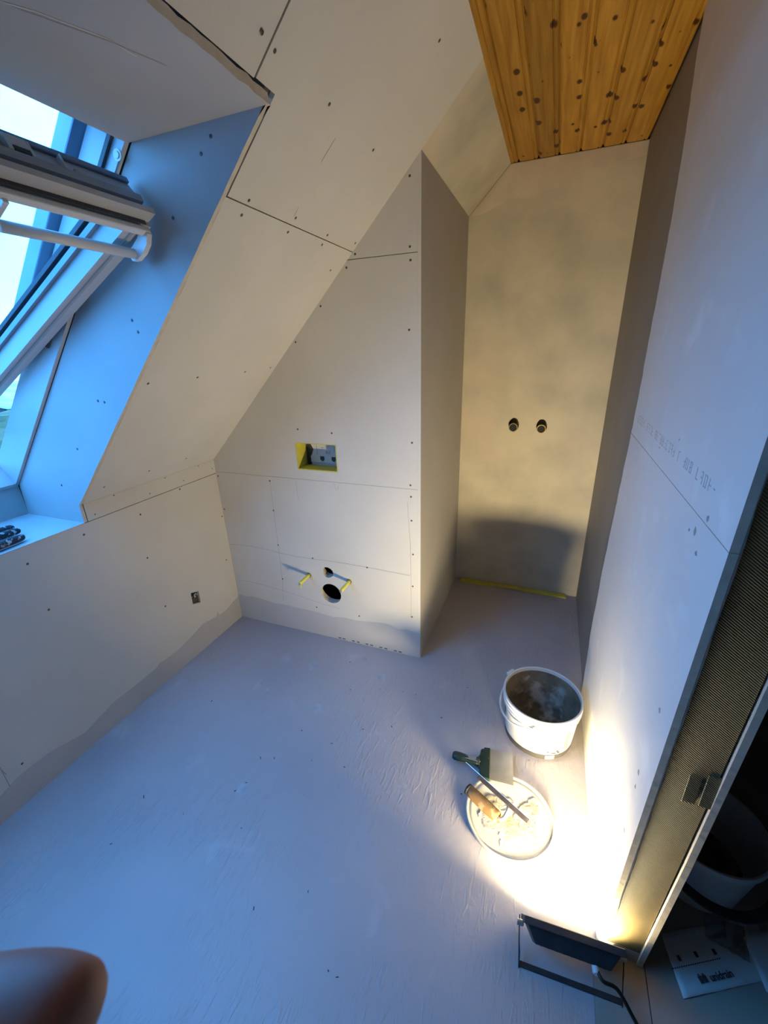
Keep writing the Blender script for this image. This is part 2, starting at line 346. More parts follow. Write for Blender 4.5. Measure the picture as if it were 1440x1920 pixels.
# ---- left wall (knee wall under the roof window)
wl = box('wall_left', (XL-.07, YF, 0), (XL-.016, YB+.9, ZS-.006), 'backing'); tag(wl, 'low grey plasterboard knee wall below the roof window', 'wall', kind='structure')
hole = [(1.335, .352), (1.384, .334), (1.382, .268), (1.333, .286)]
slab('plasterboard', [(.45, 0), (YB, 0), (YB, ZS-.003), (.45, ZS-.003)], [hole], f_left, 0, BT, 'gypsum_board', wl, 'gypsum_core')
slab('plasterboard', [(YF, 0), (.4485, 0), (.4485, ZS-.003), (YF, ZS-.003)], [], f_left, 0, BT, 'gypsum_board', wl, 'gypsum_core')
slab('plasterboard', [(YW+.003, ZS), (YB, ZS), (YB, ZK), (YW+.003, ZK)], [], f_left, -.001, BT, 'gypsum_board', wl, 'gypsum_core')
slab('plasterboard', [(YF, ZS), (WY0-.013, ZS), (WY0-.013, ZK), (YF, ZK)], [], f_left, -.001, BT, 'gypsum_board', wl, 'gypsum_core')
box('stud', (XL-.07, YW+.016, ZS-.006), (XL-.016, YB+.9, ZK+.03), 'backing', wl)
box('stud', (XL-.07, YF, ZS-.006), (XL-.016, WY0-.03, ZK+.03), 'backing', wl)
lband = [(1.649, .14), (1.6, .13), (1.536, .115), (1.49, .118), (1.475, .15), (1.468, .125), (1.446, .127), (1.364, .144), (1.28, .122), (1.186, .108), (1.081, .118), (1.06, .108), (.952, .106), (.84, .11), (.78, .098), (.707, .081), (.64, .10), (.589, .116), (.535, .121), (.477, .121), (.418, .103), (.2, .115), (-.2, .10), (YF, .11)]
slab('wall_foot_band', [(YF, 0), (YB, 0)]+lband, [], f_left, -.0008, 0, 'foot_band_grey', wl)  # thin darker grey strip along the wall foot, wavy top edge
screws([(1.086, .961), (1.339, .96), (1.544, .962), (1.245, .916), (1.438, .918), (.993, .914), (1.63, .926), (1.177, .843), (1.406, .885), (.932, .854), (.73, .833), (1.157, .642), (1.638, .655), (1.611, .402), (.74, .642), (.502, .156), (1.182, .372)], f_left, (1, 0, 0), wl)
ribbon('pencil_line', [(.43, .36), (.435, .27), (.455, .16)], .0022, f_left, -.0006, 'pencil', wl)

# ---- partition front wall (behind the toilet position)
wb = empty('wall_back', label='plasterboard partition wall with toilet fittings and pencil lines', cat='wall', kind='structure')
def sx(z): return z-SLOPE_K
ho = [(-1.095, .953), (-.881, .953), (-.881, 1.083), (-1.095, 1.083)]
ZJ, ZJ2 = .905, 1.795
h1 = [(-.973+.058*math.cos(i*math.pi/16), .285+.058*math.sin(i*math.pi/16)) for i in range(32)]
h2 = [(-.981+r*math.cos(i*math.pi/6), .409+r*.95*math.sin(i*math.pi/6)) for i, r in enumerate([.03, .032, .031, .033, .036, .033, .030, .031, .034, .032, .030, .031])]
XD = XC-.0138
slab('plasterboard', [(XL, 0), (XD, 0), (XD, ZJ-G), (XL, ZJ-G)], [h1, h2], f_back, 0, BT, 'gypsum_board', wb, 'gypsum_core')
slab('plasterboard', [(XL, ZJ), (XD, ZJ), (XD, ZJ2-G), (sx(ZJ2-G), ZJ2-G), (XL, ZK)], [ho], f_back, 0, BT, 'gypsum_board', wb, 'gypsum_core')
slab('plasterboard', [(sx(ZJ2+G), ZJ2+G), (XD, ZJ2+G), (XD, slope_z(XD))], [], f_back, 0, BT, 'gypsum_board', wb, 'gypsum_core')
slab('backing_panel', [(XL, 0), (XC-.014, 0), (XC-.014, slope_z(XC-.014)), (XL, ZK)],
     [[(a*1.0, b) for a, b in circle2((-.975, .30), .075, 20)], circle2((-.981, .425), .045, 14), [(-1.10, .948), (-.876, .948), (-.876, 1.088), (-1.10, 1.088)]], f_back, BT, .04, 'gypsum_core', wb)
bband = [(XC, .15), (-.495, .152), (-.56, .158), (-.598, .15), (-.65, .166), (-.698, .167), (-.77, .155), (-.836, .147), (-.9, .150), (-.979, .137), (-1.06, .146), (-1.139, .149), (-1.21, .147), (-1.283, .151), (-1.35, .146), (-1.43, .156), (-1.5, .160), (-1.55, .15), (-1.584, .155), (XL, .15)]
slab('wall_foot_band', [(XL, 0), (XC, 0)]+bband, [], f_back, -.0008, 0, 'foot_band_grey', wb)
screws([(-1.073, 1.145), (-.898, 1.134), (-.523, 1.109), (-.531, .922), (-.529, .869), (-.527, .756), (-.521, .587), (-.523, .416), (-.528, .241), (-1.267, .881), (-1.269, .722), (-1.269, .525), (-1.27, .319), (-1.064, .48), (-.758, .478), (-1.071, .179), (-.817, .18), (-1.591, .88), (-1.589, .694), (-.526, 2.02), (-.527, 1.814), (-.525, 1.772), (-.742, 1.811), (-.781, 1.77), (-.905, 1.645), (-1.038, 1.515), (-.532, 1.542)], f_back, (0, -1, 0), wb)
for pts, wd in [([(-1.592, .483), (-1.5, .49), (-1.439, .491), (-1.35, .487), (-1.273, .48), (-1.17, .474), (-1.069, .475), (-.95, .48), (-.846, .48), (-.7, .478), (-.536, .472)], .0018),
                ([(-1.592, .253), (-1.5, .259), (-1.442, .257), (-1.36, .25), (-1.271, .242), (-1.2, .234), (-1.131, .223), (-1.03, .21), (-.93, .201)], .0015),
                ([(-1.267, .881), (-1.267, .712), (-1.269, .522), (-1.272, .318), (-1.286, .172)], .0015), ([(-.546, .847), (-.533, .631), (-.532, .435), (-.533, .234)], .0013),
                ([(-1.115, .9), (-1.112, .80)], .0013), ([(-.905, .9), (-.9, .87), (-.89, .868), (-.885, .885)], .0014)]:
    ribbon('pencil_line', pts, wd, f_back, -.0005, 'pencil', wb)
for i in range(16):   # printed line along the lower board edge
    x = -.98+i*.027+random.uniform(0, .004); slab('print_mark', [(x, .006), (x+.017, .006), (x+.017, .0125), (x, .0125)], [], f_back, -.0012, -.0008, 'ink' if i % 3 else 'faint_ink', wb)

# ---- partition side wall, niche back wall, niche right wall
ws = box('wall_niche_left', (XC-.05, YB+BT, 0), (XC-.014, YN, 2.06), 'backing'); tag(ws, 'grey side of the partition facing into the shower niche', 'wall', kind='structure')
ztop = slope_z(XC)
slab('plasterboard', [(YB, 0), (YN, 0), (YN, 1.18), (YB, 1.18)], [], f_side, 0, .0135, 'niche_primer', ws, 'gypsum_board')
slab('plasterboard', [(YB, 1.1803), (YN, 1.1803), (YN, ztop), (YB, ztop)], [], f_side, 0, .0135, 'niche_primer', ws, 'gypsum_board')
wn = empty('wall_niche_back', label='blotchy skim plastered end wall of the shower niche', cat='wall', kind='structure')
pipes = [(-.184, 1.040), (-.034, 1.037)]
slab('plaster_face', [(XC, 0), (XR, 0), (XR, ZC), (XT, ZC), (XC, ztop)], [[(a+x_*.0285, b+.010+y_*.040) for x_, y_ in circle2((0, 0), 1, 22, 0, .03)] for a, b in pipes], f_niche, 0, .02, 'skim_plaster', wn)
box('masonry', (XL, YN+.02, 0), (XR+.1, YN+.1, 2.5), 'backing', wn)
slab('filler_patch', [(XT+.002, ZC-.002), (XR-.004, ZC-.002), (XR-.004, 2.222), (.17, 2.215), (.12, 2.20), (.03, 2.215), (-.03, 2.19), (-.05, 2.155), (-.13, 2.15), (-.2, 2.125), (-.28, 2.135), (-.36, 2.11), (-.43, 2.085), (-.472, 2.092)], [], f_niche, -.0012, 0, 'filler', wn)
slab('wall_foot_band', [(XC, 0), (XR, 0), (XR, .035), (.1, .032), (-.1, .036), (-.3, .034), (XC, .036)], [], f_niche, -.002, 0, 'skim_plaster', wn)
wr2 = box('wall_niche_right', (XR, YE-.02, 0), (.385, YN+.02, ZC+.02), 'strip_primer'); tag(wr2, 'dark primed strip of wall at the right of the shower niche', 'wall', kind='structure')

# ---- right wall with its raw end at the doorway
def ye_far(z):    # the plastered boards stop at a slightly crooked edge
    pts = [(0, 1.655), (.09, 1.65), (.32, 1.69), (.63, 1.68), (.99, 1.635), (1.25, 1.605), (1.8, 1.605), (1.95, 1.625), (2.19, 1.685), (2.4, 1.70)]
    for (a, b), (c, d) in zip(pts, pts[1:]):
        if z <= c: return b+(d-b)*(z-a)/(c-a)
    return pts[-1][1]
def yj(z): return .745-.052*z
wr = empty('wall_right', label='pale skimmed plasterboard wall beside the work lamp', cat='wall', kind='structure')
def right_board(z0, z1, m):
    n = 46; fe = [(ye_far(z0+(z1-z0)*i/n)+random.uniform(-.004, .004), z0+(z1-z0)*i/n) for i in range(n+1)]
    slab('plasterboard', [(yj(z0), z0)]+fe+[(yj(z1), z1)], [], f_right, 0, .0125, m, wr, 'gypsum_core')
right_board(0, 1.188, 'right_plaster'); right_board(1.1892, ZC+.01, 'right_plaster')
def xo(z): return .367+.017*min(z, 1.2)/.8
hexa('stud', [(.277, yj(0)+.006, 0), (xo(0)-.013, yj(0)+.006, 0), (xo(0)-.013, YE, 0), (.277, YE, 0), (.277, yj(2.3)+.006, 2.3), (xo(2.3)-.013, yj(2.3)+.006, 2.3), (xo(2.3)-.013, YE, 2.3), (.277, YE, 2.3)], 'meshed_stud', wr)
def outer_board(z0, z1):
    hexa('plasterboard', [(xo(z0)-.0125, yj(z0), z0), (xo(z0), yj(z0), z0), (xo(z0), 2.4, z0), (xo(z0)-.0125, 2.4, z0), (xo(z1)-.0125, yj(z1), z1), (xo(z1), yj(z1), z1), (xo(z1), 2.4, z1), (xo(z1)-.0125, 2.4, z1)], 'gypsum_core', wr)
outer_board(0, .12); outer_board(.1215, .452); outer_board(.4535, 2.3)
# notch block nailed to the jamb, and sealing bead along the inner board
jy = lambda z: yj(z)+.006
box('packer_block', (.3455, jy(.68)-.003, .642), (.3685, jy(.68)+.01, .727), 'meshed_stud', wr, .001)
box('packer_block', (.318, jy(.68)-.002, .642), (.3405, jy(.68)+.01, .722), 'meshed_stud', wr, .0015)
hexa('base_plate', [(.2775, jy(0)-.003, 0), (.356, jy(0)-.003, 0), (.356, jy(0)+.04, 0), (.2775, jy(0)+.04, 0), (.2775, jy(0)-.003, .045), (.356, jy(0)-.003, .045), (.356, jy(0)+.04, .045), (.2775, jy(0)+.04, .045)], 'hall_board', wr)
tube('sealant_bead', [(.2790+random.uniform(-.0012, .0012), jy(z)-.001, z) for z in [i*.05 for i in range(46)]], .0022, 'grey_plastic', wr, 6)
for y, z, s in [(.79, 1.20, .006), (.83, 1.16, .007), (.80, 1.13, .005), (.86, 1.15, .004), (.77, .80, .006), (.79, .60, .006), (.785, .56, .005), (.78, .42, .006), (.775, .36, .005), (.77, .30, .005), (1.2, 1.23, .003), (1.05, 1.28, .003)]:
    slab('gouge', circle2((y, z), s, 7, random.random(), s*.35), [], f_right, -.0004, 0, 'pencil', wr)
pr_ = random.Random(5); yy = 1.56     # worn, unreadable factory print along the board edge
while yy > .80:
    for dy, dz, w_, h_ in ((0, 0, .0025, .022), (.004, .020, .008, .0025), (.011, 0, .0025, .022), (.004, 0, .008, .0025), (.004, .010, .008, .0025)):
        if pr_.random() < .62: slab('print_mark', [(yy-dy, 1.238+dz), (yy-dy-w_, 1.238+dz), (yy-dy-w_, 1.238+dz+h_), (yy-dy, 1.238+dz+h_)], [], f_right, -.0005, -.0001, 'faint_ink', wr)
    yy -= pr_.choice((.021, .021, .024, .045))
slab('wall_foot_band', [(yj(0)+.01, 0), (1.64, 0), (1.64, .10), (1.5, .085), (1.35, .07), (1.15, .05), (1., .045), (yj(0)+.01, .04)], [], f_right, -.001, 0, 'right_plaster', wr)
# hall side and the wall nearer the viewer
wd_ = box('wall_doorway', (XB, YF, 0), (.385, -.16, ZC+.02), 'gypsum_board'); tag(wd_, 'plasterboard wall on the near side of the doorway', 'wall', kind='structure')
dh = box('trim_1', (XB, -.16, 2.06), (.385, .64, ZC+.02), 'gypsum_board'); tag(dh, 'plasterboard lintel above the doorway', 'lintel', kind='structure')
for nm, lo, hi, lb in [('wall_hall_far', (.39, 2.38, 0), (2.3, 2.45, 2.3), 'dark far wall of the unlit hall'), ('wall_hall_right', (2.3, YF, 0), (2.36, 2.45, 2.3), 'dark side wall of the unlit hall'),
                       ('wall_hall_near', (.385, YF-.06, 0), (2.36, YF, 2.3), 'dark near wall of the unlit hall'), ('ceiling_hall', (.30, YF, 2.3), (2.36, 2.45, 2.36), 'dark ceiling of the unlit hall')]:
    tag(box(nm, lo, hi, 'hall_wall'), lb, 'wall' if 'wall' in nm else 'ceiling', kind='structure')
wf = slab('wall_front', [(XL-.07, 0), (.30, 0), (.30, ZC+.05), (XT, ZC+.05), (XL-.07, ZK)], [], lambda a, b, t: (a, YF-t, b), 0, .06, 'gypsum_board'); tag(wf, 'plain plasterboard gable wall behind the viewer', 'wall', kind='structure')

# ---- sloped ceiling
cs = empty('ceiling_slope', label='sloping plasterboard attic ceiling cut out around the roof window', cat='ceiling', kind='structure')
XJ, XWT = -.752, -.606
slab('roof_deck', [(XL-.06, YW+.004), (XL-.06, 2.56), (XT+.06, 2.56), (XT+.06, YW+.004)], [], f_slope, .0145, .05, 'backing', cs)
slab('roof_deck', [(XWT-.001, YF), (XWT-.001, YW+.004), (XT+.06, YW+.004), (XT+.06, YF)], [], f_slope, .0145, .05, 'backing', cs)
for q0, q1 in ((YF, WY0-.013),): slab('roof_deck', [(XL-.06, q0), (XL-.06, q1), (XWT+.02, q1), (XWT+.02, q0)], [], f_slope, .0145, .05, 'backing', cs)
slab('plasterboard', [(XL, YW+.0014), (XL, YB), (XJ-.001, YB), (XJ-.001, YW+.0014)], [], f_slope, 0, BT, 'gypsum_board', cs, 'gypsum_core')
slab('plasterboard', [(XJ+.0012, YW+.0055), (XJ+.0012, YB), (XT, YB), (XT, .908), (XWT+.009, .902), (XWT+.009, YW+.0055)], [], f_slope, 0, BT, 'gypsum_board', cs, 'gypsum_core')
slab('plasterboard', [(XWT+.007, YF), (XWT+.007, .9005), (XT, .9065), (XT, YF)], [], f_slope, .003, BT+.0015, 'gypsum_board', cs, 'gypsum_core')
for q0, q1 in ((YF, WY0-.013),): slab('plasterboard', [(XL, q0), (XL, q1), (XWT+.006, q1), (XWT+.006, q0)], [], f_slope, 0, BT, 'gypsum_board', cs, 'gypsum_core')
slab('plaster_face', [(XC, YB), (XC, YN), (XT, YN), (XT, YB)], [], f_slope, .001, BT, 'skim_plaster', cs)
screws([(-.743, 1.034), (-.77, 1.034), (-.736, 1.236), (-.767, 1.237), (-.74, 1.433), (-.764, 1.436), (-.556, 1.399), (-.815, 1.584), (-.729, 1.628), (-1.17, .995), (-1.166, 1.197), (-1.162, 1.451), (-1.154, 1.613), (-1.539, 1.218), (-1.534, 1.416), (-1.549, 1.022), (-.555, .873), (-.559, .917), (-.556, 1.131), (-.363, 1.395)], f_slope, (1, 0, -1), cs)
ribbon('pencil_line', [(-.735, 1.225), (-.715, 1.222)], .002, f_slope, -.0005, 'pencil', cs); ribbon('pencil_line', [(-.585, 1.215), (-.63, 1.212)], .002, f_slope, -.0005, 'pencil', cs)

# ---- flat pine ceiling
ce = box('ceiling', (XT-.12, YF, ZC+.022), (.30, YN+.05, ZC+.06), 'backing'); tag(ce, 'varnished knotty pine board ceiling above the shower niche', 'ceiling', kind='structure')
PW = .0885
def plank_profile(x0, x1):
    return [(x0, ZC+.02), (x0, ZC+.009), (x0+.002, ZC+.009), (x0+.0035, ZC+.003), (x0+.0085, ZC+.0005), (x0+.015, ZC), (x1-.020, ZC), (x1-.018, ZC+.003), (x1-.0155, ZC+.003), (x1-.014, ZC), (x1-.006, ZC+.0008), (x1-.0025, ZC+.004), (x1-.0022, ZC+.009), (x1, ZC+.009), (x1, ZC+.02)]
x = XR-.004; k = 0
while x > XT-.02:
    x0 = max(x-PW, XT-.012); pr = plank_profile(x0+.0003, x-.0003) if x-x0 > .03 else [(x0, ZC+.02), (x0, ZC), (x, ZC), (x, ZC+.02)]
    cx = (x0+x)/2
    o = slab('plank', [(a-cx, b-ZC) for a, b in pr], [], lambda a, b, t: (a, t, b), YF, YN-.004, 'varnished_pine', ce)
    o.location = (cx, 0, ZC); x -= PW; k += 1

# ------------------------------------------------------------------ roof window
def WP(u, wv, y): return ((u-2.086-wv)*R2, y, (u+2.086+wv)*R2)
def wbox(name, u, wv, y, m, parent, bv=0.):
    v = [WP(a, b, c) for a, b, c in [(u[0], wv[0], y[0]), (u[1], wv[0], y[0]), (u[1], wv[0], y[1]), (u[0], wv[0], y[1]), (u[0], wv[1], y[0]), (u[1], wv[1], y[0]), (u[1], wv[1], y[1]), (u[0], wv[1], y[1])]]
    o = hexa(name, v, m, parent); return bevel(o, bv) if bv else o
rv = empty('trim_2', label='plasterboard reveal lining the roof window recess', cat='window reveal', kind='structure')
rag = [(XL+(XWT-XL)*i/40, slope_z(XL+(XWT-XL)*i/40)-random.uniform(.0006, .0024)) for i in range(1, 40)]   # cut edge, a little ragged
rev_poly = [(XL, ZS), (XL, ZK), *rag, (XWT, slope_z(XWT)), (XWT, 1.955), (-.985, 1.957), (-1.927, 1.022), (-1.936, ZS)]
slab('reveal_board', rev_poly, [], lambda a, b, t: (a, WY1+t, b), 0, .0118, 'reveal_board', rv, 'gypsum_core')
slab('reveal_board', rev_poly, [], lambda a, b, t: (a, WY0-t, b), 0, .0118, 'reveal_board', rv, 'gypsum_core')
# top board with a broken front edge
n = 60; fe = [(XWT+.004+random.uniform(-.003, .003), WY0+(WY1-WY0)*i/n) for i in range(n+1)]
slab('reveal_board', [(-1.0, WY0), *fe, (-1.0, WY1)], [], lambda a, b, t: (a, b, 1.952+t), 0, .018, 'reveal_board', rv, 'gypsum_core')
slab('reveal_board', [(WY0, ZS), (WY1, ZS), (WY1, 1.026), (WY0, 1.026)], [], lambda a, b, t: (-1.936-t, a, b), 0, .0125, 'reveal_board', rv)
sl = box('sill_board', (-1.95, WY0, ZS-.0028), (XL+.0005, WY1, ZS), 'white_paint', rv)
box('sill_core', (-1.95, WY0, ZS-.03), (XL-.014, WY1, ZS-.003), 'gypsum_core', rv)
screws([(-.76, 1.925), (-.793, 1.899), (-.907, 1.791), (-1.12, 1.574), (-1.107, 1.543), (-1.347, 1.351), (-1.319, 1.347), (-1.516, 1.186), (-1.666, 1.041)], lambda a, b, t: (a, WY1+t, b), (0, -1, 0), rv)
ribbon('scratch', [(-.82, .52), (-.76, .6), (-.72, .68), (-.715, .73)], .003, lambda a, b, t: (a, b, 1.952+t), -.0006, 'gypsum_core', rv)
ribbon('scratch', [(-.78, .58), (-.72, .69), (-.69, .77)], .0015, lambda a, b, t: (a, b, 1.952+t), -.0006, 'pencil', rv)

wi = empty('window_1', label='white framed pivoting roof window tilted open', cat='roof window', kind='structure')
wbox('frame_side', (-.66, .70), (0, .11), (.9345, .9465), 'white_paint', wi)
wbox('frame_side', (-.66, .70), (0, .11), (WY0+.0005, WY0+.0125), 'white_paint', wi)
wbox('frame_head', (.672, .70), (0, .10), (WY0+.013, .934), 'white_paint', wi)
wbox('frame_sill', (-.66, -.632), (0, .11), (WY0+.013, .934), 'white_paint', wi)
wbox('gasket', (.02, .672), (.031, .042), (.926, .934), 'rubber', wi)
wbox('gasket', (.02, .672), (.031, .042), (WY0+.013, WY0+.021), 'rubber', wi)
wbox('gasket', (.655, .672), (.06, .10), (WY0+.022, .925), 'rubber', wi)
wbox('cladding', (.0, .66), (.122, .170), (.912, .950), 'cladding', wi, .004)
wbox('cladding', (.0, .66), (.122, .170), (WY0, WY0+.038), 'cladding', wi, .004)
wbox('cladding', (.64, .72), (.112, .150), (WY0+.04, .91), 'cladding', wi, .004)
c0 = Vector(WP(.636, .006, .934))
lathe('plug', [(.0, .0035), (.007, .0035), (.008, .001), (.0125, .0016), (.0125, -.0004)], 'grey_plastic', wi, 24).matrix_local = frame_matrix(c0, (1, 0, 0), (0, 0, 1))
# flashing kerb that closes the roof build-up around the frame
for y0, y1 in ((WY1+.012, WY1+.07), (WY0-.07, WY0-.012)): wbox('roof_kerb', (-.75, .80), (-.06, .108), (y0, y1), 'backing', wi)
wbox('roof_kerb', (.702, .80), (-.02, .108), (WY0-.012, WY1+.012), 'backing', wi); wbox('roof_kerb', (-.75, -.662), (.004, .108), (WY0-.012, WY1+.012), 'backing', wi)

TH = math.radians(25.9); SD = Vector((math.cos(TH), 0, math.sin(TH))); ND = Vector((math.sin(TH), 0, -math.cos(TH))); PV = Vector((-1.382, 0, 1.568))
def SP(s, nn, y): return PV+SD*s+ND*nn+Vector((0, y, 0))
SY0, SY1 = -.417, .925
def sbox(name, s, nn, y, m, parent, bv=0.):
    v = [SP(a, b, c) for a, b, c in [(s[0], nn[0], y[0]), (s[1], nn[0], y[0]), (s[1], nn[0], y[1]), (s[0], nn[0], y[1]), (s[0], nn[1], y[0]), (s[1], nn[1], y[0]), (s[1], nn[1], y[1]), (s[0], nn[1], y[1])]]
    o = hexa(name, v, m, parent); return bevel(o, bv) if bv else o
# sash: right and left stiles (stepped), bottom rail, profiled top rail
stile = [(SY1, 0), (SY1, -.062), (.873, -.080), (.873, -.004), (.891, -.004), (.891, -.0), (.896, -.004), (.899, 0)]
def stile_mesh(name, prof):
    return slab(name, prof, [], lambda a, b, t: tuple(SP(t, b, a)), -.78, .4695, 'white_paint', sash)
sash = empty('sash', parent=wi); sash['label'] = 'white sash tilted into the room at its top'
stile_mesh('stile', stile); stile_mesh('stile', [(SY0+SY1-a, b) for a, b in stile])
toprail = [(.442, -.002), (.466, -.002), (.4665, -.012), (.500, -.012), (.502, -.024), (.474, -.026), (.470, -.048), (.486, -.050), (.488, -.066), (.477, -.070), (.468, -.104), (.442, -.104)]
slab('top_rail', toprail, [], lambda a, b, t: tuple(SP(a, b, t)), SY0, SY1-.0005, 'white_paint', sash)
sbox('bottom_rail', (-.80, -.745), (-.08, 0), (SY0, SY1), 'white_paint', sash)
sbox('top_cladding', (.438, .474), (-.118, -.105), (SY0-.004, SY1+.002), 'cladding', sash, .002)
sbox('glass_pane', (-.75, .445), (-.072, -.066), (SY0+.045, .876), 'window_glass', sash)
for y0, y1 in ((.858, .8728), (SY0+.052, SY0+.067)):
    sbox('glazing_gasket', (-.745, .442), (-.084, -.0735), (y0, y1), 'rubber', sash); sbox('glazing_bead', (-.745, .442), (-.0655, -.052), (y0+.004, y1), 'cladding', sash)
sbox('rail_gasket', (.446, .472), (-.0115, -.0025), (SY0+.01, .912), 'rubber', sash)
for y0, y1, mm in [(.52, .605, 'foil'), (.612, .665, 'rubber'), (.668, .715, 'foil'), (.725, .80, 'foil'), (.812, .90, 'foil')]:
    sbox('vent_filter', (.4705, .4725), (-.046, -.029), (y0, y1), mm, sash)
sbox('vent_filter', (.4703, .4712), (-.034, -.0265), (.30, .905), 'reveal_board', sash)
# lock parts on the rail face
for y0, y1, n0, n1, mm in [(.652, .692, -.101, -.072, 'grey_plastic'), (.660, .690, -.080, -.071, 'rubber'), (.693, .697, -.100, -.071, 'grey_plastic'), (.618, .627, -.102, -.074, 'rubber'), (.570, .605, -.099, -.078, 'grey_plastic'), (.574, .603, -.081, -.074, 'rubber'), (.755, .757, -.101, -.072, 'grey_plastic')]:
    sbox('lock_case' if mm != 'rubber' else 'lock_slot', (.4685, .484) if mm != 'rubber' else (.478, .4855), (n0, n1), (y0, y1), mm, sash)
sbox('type_plate', (.472, .4775), (-.084, -.076), (.78, .80), 'faint_ink', sash)
# ventilation flap and bar handle
hb = sbox('handle', (.449, .468), (.0002, .014), (SY0+.01, .918), 'white_plastic', sash, .003)
tube('handle_bar', [SP(.398, .026, -.398), SP(.398, .026, .6025)], .0125, 'white_plastic', sash, 14)
tube('handle_bar', [SP(.398, .026, .6145), SP(.398, .026, .904)], .0115, 'white_plastic', sash, 14)
sbox('handle_bracket', (.396, .456), (.010, .022), (.6035, .6135), 'white_plastic', sash, .002)
for y0, y1 in ((.904, .918), (-.41, -.398)):
    arc = [(.468, .0), (.466, .018), (.45, .033), (.425, .041), (.398, .042), (.384, .036), (.382, .02), (.39, .012), (.41, .012), (.43, .008), (.448, .0)]
    slab('handle_bracket', arc, [], lambda a, b, t: tuple(SP(a, b, t)), y0, y1, 'white_plastic', sash)

# ------------------------------------------------------------------ things on the walls
# flush opening: cistern behind
ci = empty('toilet_cistern', (-.988, YB+.16, .7), label='white concealed cistern seen through the yellow taped wall opening', cat='cistern')
def cb(name, lo, hi, m, parent=ci, bv=0.): return box(name, tuple(a-b for a, b in zip(lo, ci.location)), tuple(a-b for a, b in zip(hi, ci.location)), m, parent, bv)
yc = YB+.088
cb('tank', (-1.20, yc+.004, .72), (-.78, yc+.07, 1.35), 'white_plastic', bv=.008)
cv = cb('cover', (-1.070, yc-.004, .968), (-.86, yc+.0035, 1.12), 'grey_plastic', bv=.003)
cb('shadow_gap', (-1.092, yc+.002, .955), (-1.0705, yc+.0038, 1.12), 'ink')
mesh('notch', [Vector(p)-ci.location for p in [(-1.072, yc-.0046, 1.075), (-1.050, yc-.0046, 1.035), (-1.060, yc-.0046, 1.010), (-1.072, yc-.0046, .995)]], [(0, 1, 2, 3)], 'ink', ci)
for x in (-1.015, -.953):
    c_ = cb('clip', (x, yc-.008, .984), (x+.021, yc-.0045, 1.002), 'ink', bv=.001); cb('clip_tip', (x+.005, yc-.0075, .979), (x+.016, yc-.0045, .9838), 'ink')
for lo, hi in [(tuple((p[0]-.022, p[1]-.02)), tuple((q[0]-.022, q[1]-.02))) for p, q in [((-1.012, 1.03), (-1.007, 1.075)), ((-.985, 1.062), (-.972, 1.066)), ((-.985, 1.054), (-.975, 1.057)), ((-.962, 1.035), (-.95, 1.050)), ((-.946, 1.035), (-.936, 1.050)), ((-.915, 1.045), (-.912, 1.07)), ((-.915, 1.068), (-.895, 1.071)), ((-1.02, 1.09), (-.98, 1.094))]]:
    cb('print_mark', (lo[0], yc-.0048, lo[1]), (hi[0], yc-.0042, hi[1]), 'faint_ink')
lin = empty('opening_liner', (-.988, YB, .953), label='yellow tape lining the rectangular flush plate opening', cat='tape')
def lb(lo, hi): return box('tape_strip', tuple(a-b for a, b in zip(lo, lin.location)), tuple(a-b for a, b in zip(hi, lin.location)), 'yellow_tape', lin)
lb((-1.0945, YB-.0005, .9535), (-1.090, YB+.078, 1.0825)); lb((-.886, YB+.001, .9535), (-.8815, YB+.078, 1.0825)); lb((-1.0899, YB-.0005, .9535), (-.8861, YB+.078, .958)); lb((-1.0899, YB+.002, 1.0785), (-.8861, YB+.03, 1.0825))
# inside of the partition
pc = box('partition_cavity', (XL, YB+.24, 0), (XC-.052, YB+.26, 2.0), 'dark_cavity'); tag(pc, 'dark back board inside the toilet partition', 'board', kind='structure')
fp = empty('soil_pipe', (-.973, YB+.12, .285), label='dark soil pipe inside the large round wall hole', cat='pipe')
lathe('pipe', [(.053, 0), (.053, .10), (.049, .10), (.049, 0)], 'dark_cavity', fp, 32, True).rotation_euler = (math.radians(-90), 0, 0)
lathe('pipe_rim', [(.056, -.006), (.056, 0), (.049, 0), (.049, -.006)], 'rubber', fp, 32, True).rotation_euler = (math.radians(-90), 0, 0)
ff = empty('flush_pipe', (-.981, YB+.09, .409), label='dark flush pipe inside the small upper wall hole', cat='pipe')
lathe('pipe', [(.024, 0), (.024, .10), (.021, .10), (.021, 0)], 'rubber', ff, 24, True).rotation_euler = (math.radians(-90), 0, 0)
lathe('pipe_rim', [(.027, -.006), (.027, 0), (.021, 0), (.021, -.006)], 'dark_cavity', ff, 24, True).rotation_euler = (math.radians(-90), 0, 0)
# sleeved rods
for x, z, tail, lbl in [(-1.096, .375, True, 'yellow sleeved threaded rod with a torn tape tail, left of the holes'), (-.861, .38, False, 'yellow sleeved threaded rod at the right of the round holes')]:
    r = empty('mounting_rod', (x, YB, z), label=lbl, cat='rod', group='toilet mounting rods')
    o = lathe('sleeve', [(0, -.004), (.009, -.004), (.0095, .0), (.009, .03), (.0095, .06), (.009, .092), (.0075, .096), (.0, .096)], 'yellow_plastic', r, 18); o.rotation_euler = (math.radians(90), 0, 0)
    o = lathe('nut', [(0, 0), (.0135, 0), (.0135, .008), (.0, .008)], 'brass', r, 6, smooth=False); o.rotation_euler = (math.radians(90), 0, 0)
    o = lathe('rod_end', [(0, .096), (.006, .096), (.006, .101), (0, .101)], 'steel', r, 12); o.rotation_euler = (math.radians(90), 0, 0)
    if tail: hexa('tape_tail', [(-.004, -.09, -.008), (.006, -.088, -.008), (.006, -.087, -.008), (-.004, -.089, -.008), (.001, -.092, -.034), (.004, -.092, -.032), (.004, -.091, -.032), (.001, -.091, -.034)], 'yellow_plastic', r)
